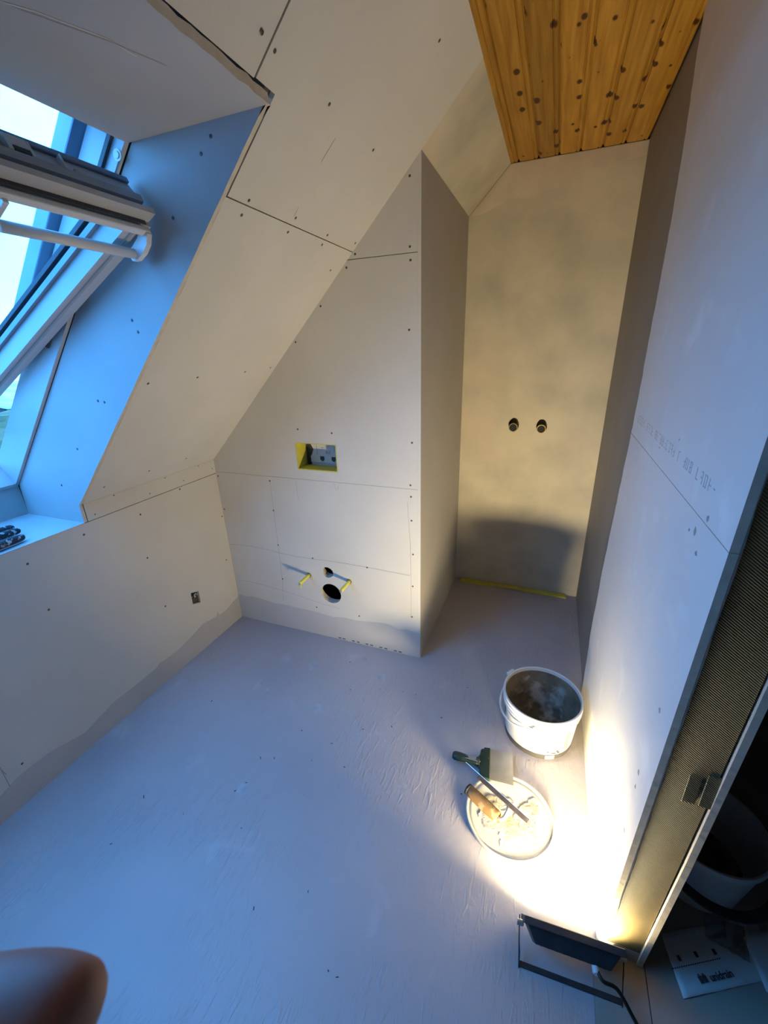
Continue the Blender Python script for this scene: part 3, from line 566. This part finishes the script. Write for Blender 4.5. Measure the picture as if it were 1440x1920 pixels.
# brass water outlets in the niche
for (x, z), lbl in zip(pipes, ['left brass water outlet stub in the niche end wall', 'right brass water outlet stub in the niche end wall']):
    r = empty('water_outlet', (x, YN, z), label=lbl, cat='pipe fitting', group='brass water outlets')
    o = lathe('body', [(.0225, -.03), (.0225, .024), (.0235, .026), (.0235, .031), (.0205, .031), (.0205, -.03)], 'brass', r, 28, True); o.rotation_euler = (math.radians(90), 0, 0)
    o = lathe('plug', [(0, -.01), (.0204, -.01), (.0204, .022), (.018, .0255), (0, .0255)], 'dark_cavity', r, 28); o.rotation_euler = (math.radians(90), 0, 0)
    o = lathe('thread_ring', [(.0226, .008), (.0245, .010), (.0245, .013), (.0226, .015)], 'brass', r, 28); o.rotation_euler = (math.radians(90), 0, 0)
# cables in the socket hole
cw = empty('socket_cables', (XL-.01, 1.358, .31), label='loose pale cable ends curling in the socket hole', cat='cable')
for k in range(4):
    a = k*1.1; pts = [(-.028, .006*math.sin(a), -.02+.004*k), (-.01, .012*math.cos(a), -.012+.005*k), (.006, .016*math.cos(a+.8), .004*k), (.014, .012*math.sin(a), .014+.003*k), (.008, -.010+.006*k, .022), (.016, -.014+.009*k, .006+.004*k)]
    tube('wire', smooth_path(pts, 5), .0019, 'grey_plastic' if k % 2 else 'cable_black', cw, 6)
box('socket_box', (-.055, -.032, -.05), (-.045, .034, .05), 'dark_cavity', cw)
# linear drain at the niche end
dr = empty('linear_drain', (-.11, YN-.028, 0), label='narrow linear shower drain masked with yellow tape along niche wall', cat='drain')
box('channel', (-.335, -.020, -.0005), (.325, .022, .010), 'steel', dr, .001)
for x0, x1, y in [(-.333, -.13, -.0145), (-.129, .08, -.013), (.081, .322, -.0145)]: box('tape_strip', (x0, y-.0062, .0015), (x1, y+.030, .0118), 'yellow_tape', dr)

# ------------------------------------------------------------------ bucket by the wall
bk = empty('mortar_bucket', (.09, 1.388, 0), label='white mortar bucket lit by the work lamp beside the wall', cat='bucket')
H, RB, RR = .206, .127, .143
def br(z): return RB+(RR-RB)*z/H
shell = lathe('body', [(0, .002), (RB-.004, .002), (RB, .006), (br(.033), .033), (br(.158), .158), (br(.160)+.005, .160), (br(.166)+.0055, .166), (br(.168)+.001, .168), (br(.178)+.001, .178), (RR+.0045, .180), (RR+.005, .188), (RR+.0015, .190), (RR+.0015, .194), (RR+.0045, .196), (RR+.004, .205), (RR, .2065), (RR-.003, .205), (br(.1)-.004, .10), (RB-.004, .012), (0, .010)], 'white_plastic', bk, 72)
lathe('residue', [(br(.192)-.0042, .192), (br(.10)-.0050, .10), (br(.05)-.0062, .05), (RB-.012, .022), (RB-.05, .016), (0, .014)], 'cement_residue', bk, 60)
bd = lathe('base_band', [(br(.003)+.0006, .004), (br(.03)+.0008, .030)], 'dark_band', bk, 72)
def on_side(parent, name, a0, a1, z0, z1, m, off=.0011):
    n = max(2, int(abs(a1-a0)/.06)+1); v = []
    for i in range(n+1):
        a = a0+(a1-a0)*i/n
        for z in (z0, z1): v.append(((br(z)+off)*math.cos(a), (br(z)+off)*math.sin(a), z))
    return mesh(name, v, [(2*i, 2*i+2, 2*i+3, 2*i+1) for i in range(n)], m, parent, True)
A = lambda d: math.radians(d)
on_side(bk, 'barcode_label', A(-76), A(-61), .008, .027, 'white_plastic', .0016)
for k in range(9): on_side(bk, 'barcode_bar', A(-74.8+k*1.5), A(-74.2+k*1.5+(.4 if k % 3 == 0 else 0)), .011, .025, 'ink', .002)
for k in range(14):
    z = .13-k*.0062; on_side(bk, 'label_text', A(-47), A(-47+random.uniform(8, 13)), z, z+.0022, 'dark_band')
for a, z, s in [(-75, .043, 4), (-60, .045, 5), (-66, .036, 6), (-57, .036, 5)]: on_side(bk, 'label_text', A(a), A(a+s), z, z+.007, 'dark_band')
for k in range(5): on_side(bk, 'label_text', A(-172+k*1.2), A(-163+k*1.2), .085+k*.012, .091+k*.012, 'dark_band')
# bail handle resting on the side, tabs
hp = []
for i in range(25):
    t = i/24; a = A(-96-t*122); r = RR+.007+.006*math.sin(math.pi*t); hp.append((r*math.cos(a), r*math.sin(a), .168-.040*math.sin(math.pi*t)))
tube('bail_handle', hp, .0038, 'white_plastic', bk, 8)
for i in (0, 24): 
    o = lathe('handle_lug', [(0, -.004), (.010, -.004), (.010, .004), (0, .004)], 'white_plastic', bk, 16); p = Vector(hp[i]); o.location = p; o.rotation_euler = Vector((p.x, p.y, 0)).to_track_quat('Z', 'Y').to_euler()
a = A(148); o = box('rim_tab', (-.019, -.003, -.012), (.019, .009, .010), 'white_plastic', bk, .003); o.location = ((RR+.004)*math.cos(a), (RR+.004)*math.sin(a), .200); o.rotation_euler = (math.radians(-25), 0, a-math.pi/2)

# lid
ld = empty('bucket_lid', (.016, 1.006, 0), label='round white bucket lid smeared with plaster lying on floor', cat='lid')
lathe('disc', [(0, .0), (.138, .0), (.142, .003), (.1435, .012), (.141, .0148), (.137, .0145), (.135, .008), (.131, .0065), (.129, .0078), (.122, .0078), (.118, .0062), (0, .0062)], 'lid_plastic', ld, 80)
rnd = random.Random(3)
for k, (cx, cy, r) in enumerate([(-.02, -.03, .05), (.03, -.06, .042), (-.05, .02, .032), (.055, .005, .045), (.0, -.085, .028), (.075, -.045, .026), (-.075, -.03, .022), (.07, .055, .03), (-.02, .04, .025)]):
    n = 30; ph = [rnd.random()*6 for _ in range(4)]; v = [(cx, cy, .0085)]
    shape = lambda a: 1+.22*math.sin(2*a+ph[0])+.16*math.sin(3*a+ph[1])+.10*math.sin(5*a+ph[2])+.06*math.sin(9*a+ph[3])
    for q, h in ((1., .0063), (.9, .0080), (.55, .0074)):
        for i in range(n):
            a = 2*math.pi*i/n; v.append((cx+r*q*shape(a)*math.cos(a), cy+r*q*shape(a)*math.sin(a), h+(.0005*rnd.random() if q < 1 else 0)))
    mesh('plaster_smear', v, [(1+k_*n+i, 1+k_*n+(i+1) % n, 1+(k_+1)*n+(i+1) % n, 1+(k_+1)*n+i) for k_ in (0, 1) for i in range(n)]+[(0, 1+2*n+i, 1+2*n+(i+1) % n) for i in range(n)], 'plaster_smear', ld)

# filling knife
fk = empty('filling_knife', (-.075, 1.160, .021), A(7), label='wide filling knife with dark green handle and grey grip', cat='filling knife')
slab('blade', [(-.002, -.062), (.088, -.066), (.088, .066), (-.002, .062)], [], lambda a, b, t: (a, b, t), 0, .0012, 'steel', fk)
slab('head', [(.006, -.066), (-.018, -.064), (-.03, -.05), (-.032, -.03), (-.04, -.016), (-.04, .016), (-.032, .03), (-.03, .05), (-.018, .064), (.006, .066)], [], lambda a, b, t: (a, b, t), -.006, .008, 'green_plastic', fk).modifiers.new('b', 'BEVEL').width = .003
hd = tube('handle', [(-.034, 0, .001), (-.05, 0, .002), (-.07, .001, .004), (-.09, .002, .006), (-.11, .003, .007), (-.125, .004, .007), (-.133, .005, .007)], .012, 'green_plastic', fk, 14, radii=[.020, .0150, .0145, .0160, .0175, .0175, .012])
hd.data.transform(Matrix.Diagonal((1, 1, .75, 1)))
sg = [(-.036, .003), (-.03, -.004), (-.034, -.011), (-.05, -.0085), (-.075, -.007), (-.1, -.0085), (-.112, -.006), (-.113, .006), (-.1, .0095), (-.075, .0085), (-.05, .009)]
slab('grip', sg, [], lambda a, b, t: (a, b-.03*(a+.04), t+.0105+.045*(-a-.04)), -.004, .0022, 'grey_rubber', fk)
o = lathe('hang_hole', [(0, .012), (.0055, .012), (.0055, .0135), (0, .0135)], 'dark_cavity', fk, 16); o.location = (-.122, .004, .0055)

# trowel leaning on the lid
tU = Vector((-.0215, .993, .119)); ta = Vector((.87, -.493, 0)).normalized(); td = (tU-Vector((0, 0, CAM_Z))).normalized(); td = (td-ta*td.dot(ta)).normalized(); tn = -(ta.cross(td)).normalized()
tr = empty('plastering_trowel', (-.04, 1.02, .012), label='plastering trowel with worn wooden handle propped on the lid', cat='trowel')
def TP(a, b, c): return tU+ta*a+td*b+tn*c-Vector(tr.location)      # a along blade, b across, c off the back
def tbox(name, a, b, c, m, bv=0.):
    o = hexa(name, [TP(*p) for p in [(a[0], b[0], c[0]), (a[1], b[0], c[0]), (a[1], b[1], c[0]), (a[0], b[1], c[0]), (a[0], b[0], c[1]), (a[1], b[0], c[1]), (a[1], b[1], c[1]), (a[0], b[1], c[1])]], m, tr); return bevel(o, bv) if bv else o
tbox('blade', (-.142, .142), (0, .098), (-.0006, .0008), 'trowel_steel')
tbox('spine', (-.098, .100), (.040, .062), (.0008, .0150), 'black_paint', .002)
hl = [TP(t, .057, .062) for t in (-.103, -.097, -.075, -.045, -.015, .010, .017)]
tube('handle', hl, .016, 'worn_wood', tr, 18, radii=[.0165, .0190, .0200, .0205, .0200, .0185, .0165])
tube('ferrule', [TP(t, .057, .062) for t in (-.1105, -.1015)], .0188, 'black_paint', tr, 18)
tube('shank', [TP(.015, .057, .062), TP(.027, .057, .061), TP(.033, .057, .05), TP(.033, .057, .025), TP(.027, .054, .012)], .007, 'steel', tr, 10)
mesh('plaster_lump', [TP(a, b, c) for a, b, c in [(-.01, .045, .0076), (.05, .05, .0076), (.06, .09, .001), (.0, .095, .001), (.01, .055, .018), (.035, .06, .016), (.03, .08, .010)]], [(0, 1, 5, 4), (1, 2, 6, 5), (2, 3, 4, 6), (3, 0, 4), (4, 5, 6)], 'plaster_smear', tr)

# ------------------------------------------------------------------ floodlight
yaw = A(3.6)
fL = empty('work_floodlight', (.190, .698, 0), yaw, label='black switched on floodlight on its bracket at the doorway', cat='floodlight')
TL = A(27)                              # tilt upwards
def LP(x, v, d): # x along width, v up the glass from its centre, d in front of the glass
    return Vector((x, .018+d*math.cos(TL)-v*math.sin(TL), .074+d*math.sin(TL)+v*math.cos(TL)))
def lbox(name, x, v, d, m, bv=0., xt=None, vt=None):
    xt = xt or x; vt = vt or v
    o = hexa(name, [LP(*p) for p in [(x[0], v[0], d[1]), (x[1], v[0], d[1]), (x[1], v[1], d[1]), (x[0], v[1], d[1]), (xt[0], vt[0], d[0]), (xt[1], vt[0], d[0]), (xt[1], vt[1], d[0]), (xt[0], vt[1], d[0])]], m, fL); return bevel(o, bv) if bv else o
lbox('housing', (-.108, .108), (-.053, .053), (-.042, -.006), 'floodlight_metal', .003, xt=(-.086, .086), vt=(-.038, .030))
for lo, hi in [((-.115, .052), (.115, .060)), ((-.115, -.060), (.115, -.052))]: lbox('bezel', (lo[0], hi[0]), (lo[1], hi[1]), (-.010, .006), 'floodlight_metal', .0015)
for x0, x1 in [(-.115, -.107), (.107, .115)]: lbox('bezel', (x0, x1), (-.052, .052), (-.010, .006), 'floodlight_metal', .0015)
for k in range(9): lbox('cooling_fin', (-.072+k*.018-.0015, -.072+k*.018+.0015), (-.033, .025), (-.0425, -.039), 'floodlight_metal')
lbox('reflector', (-.104, .104), (-.050, .050), (-.0058, -.0045), 'steel')
lbox('led_panel', (-.100, .100), (-.046, .046), (-.0040, -.0025), 'led_glow')
lbox('glass', (-.1065, .1065), (-.0515, .0515), (.0005, .002), 'window_glass')
for s in (-1, 1):
    xx = s*.120
    o = lathe('pivot_bolt', [(0, -.008), (.007, -.008), (.007, .006), (.004, .008), (0, .008)], 'steel', fL, 14); o.location = LP(xx, 0, -.012); o.rotation_euler = (0, math.radians(90), 0)
    # arm: narrow at the bolt, broad at the foot
    p0 = LP(xx+s*.003, 0, -.012); foot = Vector((s*.118, -.046, .003))
    v = []
    for p, wd in ((p0+Vector((0, .008, .006)), .006), (p0.lerp(foot, .35), .0035), (p0.lerp(foot, .55), .007), (foot, .019)):
        for dy, dx in ((-wd, -.0012), (wd, -.0012), (wd, .0012), (-wd, .0012)): v.append(p+Vector((dx, dy*.6, dy*.8+(.010 if wd > .01 else 0))))
    fcs = [(0, 1, 2, 3), (12, 13, 14, 15)]
    for i in range(3):
        for k in range(4): fcs.append((i*4+k, i*4+(k+1) % 4, (i+1)*4+(k+1) % 4, (i+1)*4+k))
    mesh('bracket_arm', v, fcs, 'floodlight_metal', fL)
box('bracket_foot', (-.119, -.053, 0), (.119, -.040, .003), 'floodlight_metal', fL, .001)
o = lathe('cable_gland', [(0, 0), (.008, 0), (.008, .016), (.0055, .02), (0, .02)], 'grey_plastic', fL, 14); gp = LP(.052, .02, -.040); o.location = gp; o.rotation_euler = Vector((0, -math.cos(TL), -math.sin(TL)+.6)).to_track_quat('Z', 'Y').to_euler()
tube('power_cable', smooth_path([gp, gp+Vector((.012, -.028, .006)), Vector((.10, -.050, .055)), Vector((.135, -.072, .016)), Vector((.155, -.10, .0045)), Vector((.165, -.15, .0045)), Vector((.155, -.24, .0045)), Vector((.10, -.36, .0045)), Vector((.0, -.5, .0045))], 8), .0042, 'cable_black', fL, 10)
ar = bpy.data.lights.new('work_light_beam', 'AREA'); ar.shape = 'RECTANGLE'; ar.size = .16; ar.size_y = .06; ar.energy = LAMP_POWER; ar.color = (1.0, .80, .46); ar.spread = A(156)
ao = bpy.data.objects.new('work_light_beam', ar); COL.objects.link(ao); ao.parent = fL
zc_ = -(LP(0, 0, 1)-LP(0, 0, 0)); ao.matrix_local = frame_matrix(LP(0, 0, .0035), (1, 0, 0), Vector(zc_).cross(Vector((1, 0, 0))))

# ------------------------------------------------------------------ hall things
b2 = empty('pail', (.537, 1.035, 0), A(-60), label='pale plastic pail with thick black handle behind the jamb', cat='bucket')
H2, q0, q1 = .22, .108, .137
r2 = lambda z: q0+(q1-q0)*z/H2
lathe('body', [(0, .002), (q0-.003, .002), (q0, .006), (r2(.2), .20), (q1+.004, .202), (q1+.005, .212), (q1+.003, .22), (q1-.002, .22), (r2(.2)-.003, .20), (q0-.003, .008), (0, .006)], 'grey_plastic', b2, 64)
lathe('dried_mix', [(r2(.06)-.0035, .06), (q0-.008, .012), (0, .010)], 'cement_residue', b2, 40)
hp = []
for i in range(29):
    t = i/28; a = A(-110+t*190); q = q1+.016+.02*math.sin(math.pi*t); hp.append((q*math.cos(a), q*math.sin(a), .190-.060*math.sin(math.pi*t)))
v = []; fcs = []
for i, p in enumerate(hp):
    p = Vector(p); d = (Vector(hp[min(i+1, 28)])-Vector(hp[max(i-1, 0)])).normalized(); rad = Vector((p.x, p.y, 0)).normalized(); u = d.cross(rad).normalized(); hw = .011
    for s, tt in ((-1, -1), (1, -1), (1, 1), (-1, 1)): v.append(p+u*.0028*tt+rad*.0125*s)
for i in range(28):
    for k in range(4): fcs.append((i*4+k, i*4+(k+1) % 4, (i+1)*4+(k+1) % 4, (i+1)*4+k))
fcs += [(0, 1, 2, 3), (112, 113, 114, 115)]
mesh('handle', v, fcs, 'rubber', b2)

def sheet(name, corners, nx, ny, amp, m, parent, z0=.001, seed=1, bow=0.):
    rn = random.Random(seed); c = [Vector((a, b, 0)) for a, b in corners]; top = []; 
    for j in range(ny+1):
        for i in range(nx+1):
            s, t = i/nx, j/ny; p = c[0]*(1-s)*(1-t)+c[1]*s*(1-t)+c[2]*s*t+c[3]*(1-s)*t
            top.append((p.x, p.y, z0+amp*rn.random()+bow*(2*t-1)**2))
    N = len(top); v = top+[(a, b, q-.0006) for a, b, q in top]; f = []
    for j in range(ny):
        for i in range(nx):
            k = j*(nx+1)+i; f.append((k, k+1, k+nx+2, k+nx+1)); f.append((N+k, N+k+nx+1, N+k+nx+2, N+k+1))
    edge = [i for i in range(nx+1)]+[j*(nx+1)+nx for j in range(1, ny+1)]+[ny*(nx+1)+i for i in range(nx-1, -1, -1)]+[j*(nx+1) for j in range(ny-1, 0, -1)]
    for i in range(len(edge)): a, b = edge[i], edge[(i+1) % len(edge)]; f.append((a, b, b+N, a+N))
    return mesh(name, v, f, m, parent, True)
pp = empty('packaging_sheet', (.55, .83, 0), label='crumpled white unidrain packaging sheet lying on the hall floor', cat='packaging')
rel = lambda p: (p[0]-.55, p[1]-.83)
c4 = [rel(p) for p in [(.449, .716), (.690, .848), (.668, .962), (.424, .836)]]
sheet('paper', c4, 18, 9, .0035, 'paper', pp, .001, 5)
ex = Vector((c4[1][0]-c4[0][0], c4[1][1]-c4[0][1], 0)).normalized(); ey = Vector((-ex.y, ex.x, 0))
P0 = Vector((c4[0][0], c4[0][1], .0052))
def pm(s, t): return P0+ex*s+ey*t
text('logo_text', 'unidrain', .020, frame_matrix(pm(.091, .016), ex, ey), 'ink', pp, .95, .0006)
def pq(name, s0, s1, t0, t1, m): return hexa(name, [pm(s0, t0), pm(s1, t0), pm(s1, t1), pm(s0, t1)]+[pm(a, b)+Vector((0, 0, .0003)) for a, b in ((s0, t0), (s1, t0), (s1, t1), (s0, t1))], m, pp)
for s in (.062, .0735): pq('logo_mark', s, s+.0095, .016, .029, 'ink'); pq('logo_mark', s+.003, s+.0065, .0292, .0325, 'ink')
for k in range(22): pq('print_dash', .012+k*.0062, .012+k*.0062+.004, .049, .0512, 'ink')
for s, t in [(.040, .060), (.088, .060), (.138, .058)]: pq('print_icon', s, s+.008, t, t+.011, 'ink')
fm = empty('plastic_film', (.585, .878, 0), label='shiny clear plastic bag lying on the packaging sheet', cat='plastic bag')
sheet('film', [(-.055, -.012), (.035, -.035), (.045, .045), (-.045, .045)], 12, 10, .006, 'clear_film', fm, .0065, 9)
p2 = empty('cardboard_sheet', (.72, .87, 0), label='plain white sheet overlapping the packaging at the frame edge', cat='sheet')
sheet('paper', [(-.085, -.075), (.10, .0), (.06, .11), (-.10, .038)], 10, 8, .002, 'paper', p2, .0085, 11)

# ------------------------------------------------------------------ glove on the sill
def skin_obj(name, verts, edges, radii, root, m, parent=None, sub=2):
    me = bpy.data.meshes.new(name); me.from_pydata([tuple(v) for v in verts], edges, []); me.update()
    o = bpy.data.objects.new(name, me); COL.objects.link(o); me.materials.append(MATS[m])
    sk = o.modifiers.new('skin', 'SKIN'); sk.use_smooth_shade = True
    if not me.skin_vertices: me.skin_vertices.new()
    for i, r in enumerate(radii):
        d = me.skin_vertices[0].data[i]; d.radius = r if isinstance(r, tuple) else (r, r); d.use_root = (i == root)
    s = o.modifiers.new('sub', 'SUBSURF'); s.levels = sub; s.render_levels = sub
    if parent: o.parent = parent
    return o
def skin_chains(name, chains, m, parent=None, root=0, sub=2):
    V = []; E = []; Rr = []; idx = {}
    for ch in chains:
        prev = None
        for p, r in ch:
            key = tuple(round(c, 5) for c in p)
            if key not in idx: idx[key] = len(V); V.append(p); Rr.append(r)
            if prev is not None and prev != idx[key]: E.append((prev, idx[key]))
            prev = idx[key]
    return skin_obj(name, V, E, Rr, root, m, parent, sub)
gl = empty('work_glove', (-1.664, .655, ZS), A_(10), label='black rubber coated work glove lying on the window sill', cat='glove')
# palm lies towards the viewer's left, fingers point along the sill to the far reveal
W_ = (-.02, -.13, .019); Pm = (-.02, -.06, .022)
skin_chains('hand_shell', [[(W_, (.034, .017)), (Pm, (.046, .020))],
    [(Pm, (.046, .020)), ((.028, -.02, .019), .0150), ((.036, .045, .019), .0150), ((.036, .098, .016), .0135), ((.036, .112, .014), .009)],
    [(Pm, (.046, .020)), ((-.006, -.01, .022), .0150), ((-.018, .070, .028), .0150), ((-.030, .138, .019), .0130), ((-.032, .152, .015), .009)],
    [(Pm, (.046, .020)), ((-.040, -.01, .022), .0145), ((-.062, .075, .030), .0145), ((-.084, .160, .019), .0125), ((-.087, .174, .015), .009)],
    [(Pm, (.046, .020)), ((-.064, -.03, .020), .0135), ((-.096, .040, .024), .0130), ((-.120, .095, .016), .0110), ((-.124, .105, .013), .008)],
    [(Pm, (.046, .020)), ((-.064, -.10, .018), .0140), ((-.100, -.075, .016), .0125), ((-.120, -.045, .014), .0110)]], 'glove_rubber', gl)
lathe('cuff', [(.028, 0), (.034, .004), (.035, .03), (.032, .034), (.030, .03), (.026, .004)], 'dark_band', gl, 28, True).matrix_local = Matrix.Translation((-.02, -.125, .020)) @ Matrix.Rotation(math.radians(90), 4, 'X') @ Matrix.Diagonal((1, .53, 1, 1))

# ------------------------------------------------------------------ the photographer's hand at the lens
def CP(px, py, d): return Vector((0, 0, CAM_Z))+FW*d+RT*((px-720)/CAM_F*d)+UP*(-(py-960)/CAM_F*d)
hn = empty('hand', CP(-500, 2300, .09), label="blurred fingertip of the photographer's hand in the lower left corner", cat='hand')
hl_ = lambda *a: tuple(CP(*a)-Vector(hn.location))
palm = hl_(-700, 2350, .10); wrist = hl_(-1150, 2900, .10)
skin_chains('hand_body', [[(wrist, (.026, .020)), (palm, (.034, .016))],
    [(palm, (.034, .016)), (hl_(-420, 2110, .086), .0115), (hl_(-180, 1945, .076), .0102), (hl_(20, 1908, .071), .0092), (hl_(115, 1912, .069), .0090), (hl_(165, 1925, .0685), .0070)],
    [(palm, (.034, .016)), (hl_(-330, 2320, .085), .0115), (hl_(-120, 2250, .070), .0100), (hl_(-30, 2330, .060), .0088), (hl_(-60, 2400, .056), .0070)],
    [(palm, (.034, .016)), (hl_(-330, 2520, .085), .0110), (hl_(-130, 2480, .070), .0095), (hl_(-60, 2560, .060), .0082), (hl_(-90, 2620, .056), .0065)],
    [(palm, (.034, .016)), (hl_(-400, 2720, .085), .0100), (hl_(-230, 2700, .072), .0085), (hl_(-180, 2770, .064), .0072), (hl_(-210, 2810, .061), .0058)],
    [(palm, (.034, .016)), (hl_(-760, 2080, .115), .0135), (hl_(-640, 1880, .120), .0118), (hl_(-520, 1760, .118), .0095)]], 'skin', hn)

# ------------------------------------------------------------------ crumbs on the floor
rn = random.Random(21); v = []; f = []
for k in range(34):
    if k < 22: cx, cy = rn.gauss(-.95, .28), rn.gauss(1.05, .22)
    else: cx, cy = rn.uniform(-1.3, -.1), rn.uniform(.45, 1.55)
    s = rn.uniform(.0010, .0030); a = rn.random()*6; l = s*rn.uniform(1, 2.4); b = len(v)
    for dx, dy in ((-l, -s*.5), (l, -s*.5), (l*.8, s*.5), (-l*.7, s*.5)):
        X = cx+dx*math.cos(a)-dy*math.sin(a); Y = cy+dx*math.sin(a)+dy*math.cos(a); v += [(X, Y, -.0002), (X*.9+cx*.1, Y*.9+cy*.1, s*.7)]
    f += [(b, b+2, b+3, b+1), (b+2, b+4, b+5, b+3), (b+4, b+6, b+7, b+5), (b+6, b, b+1, b+7), (b+1, b+3, b+5, b+7)]
tag(mesh('floor_crumbs', v, f, 'backing'), 'small dark crumbs of debris scattered on the grey floor', 'debris', kind='stuff')

for cx, cy, rr in [(-.83, 1.19, .035), (-.98, 1.42, .03), (-.60, 1.12, .02), (-.62, 1.46, .025), (-.35, .98, .02), (-.9, .78, .025), (-.75, 1.55, .018), (-1.1, 1.2, .02)]:
    n = 18; v = [(cx, cy, .0006)]+[(cx+rr*q*math.cos(2*math.pi*i/n), cy+rr*q*math.sin(2*math.pi*i/n), .0002) for i in range(n) for q in (rn.uniform(.6, 1.1),)]
    mesh('plaster_splat', v, [(0, 1+i, 1+(i+1) % n) for i in range(n)], 'floor_splat', fl)

# ------------------------------------------------------------------ garden outside the window
GZ = -2.9
g = box('ground', (-70, -40, GZ-.3), (-2.6, 60, GZ), 'lawn'); tag(g, 'green lawn outside below the window', 'lawn', kind='structure')
def blob(name, loc, sc, m, label, cat, seed, group=None):
    rn = random.Random(seed); bm = bmesh.new(); bmesh.ops.create_icosphere(bm, subdivisions=4, radius=1)
    for q in bm.verts: q.co *= 1+rn.uniform(-.10, .10)+.08*math.sin(q.co.x*9+seed)*math.sin(q.co.y*8)*math.sin(q.co.z*9)
    for q in bm.verts: q.co = Vector((q.co.x*sc[0], q.co.y*sc[1], (q.co.z+.92)*sc[2]))
    o = from_bm(name, bm, m); o.location = loc; return tag(o, label, cat, group)
blob('hedge', (-20.5, 10.2, GZ), (2.2, 3.4, 1.25), 'hedge_leaf', 'brownish green garden shrub in the gap below the tilted sash', 'shrub', 4)
sh = empty('garden_shed', (-27, 13.5, GZ), A(25), label='low pale roofed garden shed beyond the shrub', cat='shed')
box('walls', (-3, -3.4, 0), (3, 3.4, 2.5), 'shed_wood', sh)
for s in (-1, 1): hexa('roof_panel', [(s*3.3, -3.6, 2.35), (s*3.3, 3.6, 2.35), (0, 3.6, 3.2), (0, -3.6, 3.2), (s*3.3, -3.6, 2.45), (s*3.3, 3.6, 2.45), (0, 3.6, 3.3), (0, -3.6, 3.3)], 'pale_roof', sh)
bt = empty('bare_tree', (-24, 9.2, GZ), label='bare winter tree seen through the roof window glass', cat='tree')
rn = random.Random(8); tube('trunk', [(0, 0, 0), (.05, .05, 2), (.0, .1, 4), (.1, .0, 6)], .14, 'bark', bt, 8, radii=[.17, .14, .10, .05])
bv_ = []; bf_ = []
def twig(p, d, l, r, depth):
    q = p+d*l; n = 4; b = len(bv_); u = d.orthogonal().normalized(); s = d.cross(u)
    for c, rr in ((p, r), (q, r*.6)):
        for k in range(n): bv_.append(c+rr*(math.cos(k*math.pi/2)*u+math.sin(k*math.pi/2)*s))
    for k in range(n): bf_.append((b+k, b+(k+1) % n, b+n+(k+1) % n, b+n+k))
    if depth:
        for k in range(3): twig(p.lerp(q, rn.uniform(.5, 1)), (d+Vector((rn.uniform(-.8, .8), rn.uniform(-.8, .8), rn.uniform(-.3, .6)))).normalized(), l*.68, r*.6, depth-1)
for k in range(9):
    z = 2.2+k*.45; a = k*2.4; twig(Vector((.03, .05, z)), Vector((math.cos(a), math.sin(a), .8)).normalized(), 1.5, .05, 3)
mesh('branches', bv_, bf_, 'bark', bt)

# ------------------------------------------------------------------ details that belong to a part hang under that part
def under(thing, part, names):
    p = [c for c in thing.children if c.name.split('.')[0] == part][0]
    for c in list(thing.children):
        if c.name.split('.')[0] in names: c.parent = p
under(bk, 'body', ('barcode_label', 'barcode_bar', 'label_text', 'base_band', 'rim_tab', 'handle_lug'))
under(fL, 'housing', ('cooling_fin', 'cable_gland', 'reflector', 'led_panel'))
under(fk, 'handle', ('grip', 'hang_hole'))
under(pp, 'paper', ('logo_text', 'logo_mark', 'print_dash', 'print_icon'))
under(ci, 'cover', ('print_mark', 'clip', 'clip_tip', 'notch'))
under(tr, 'blade', ('plaster_lump',))
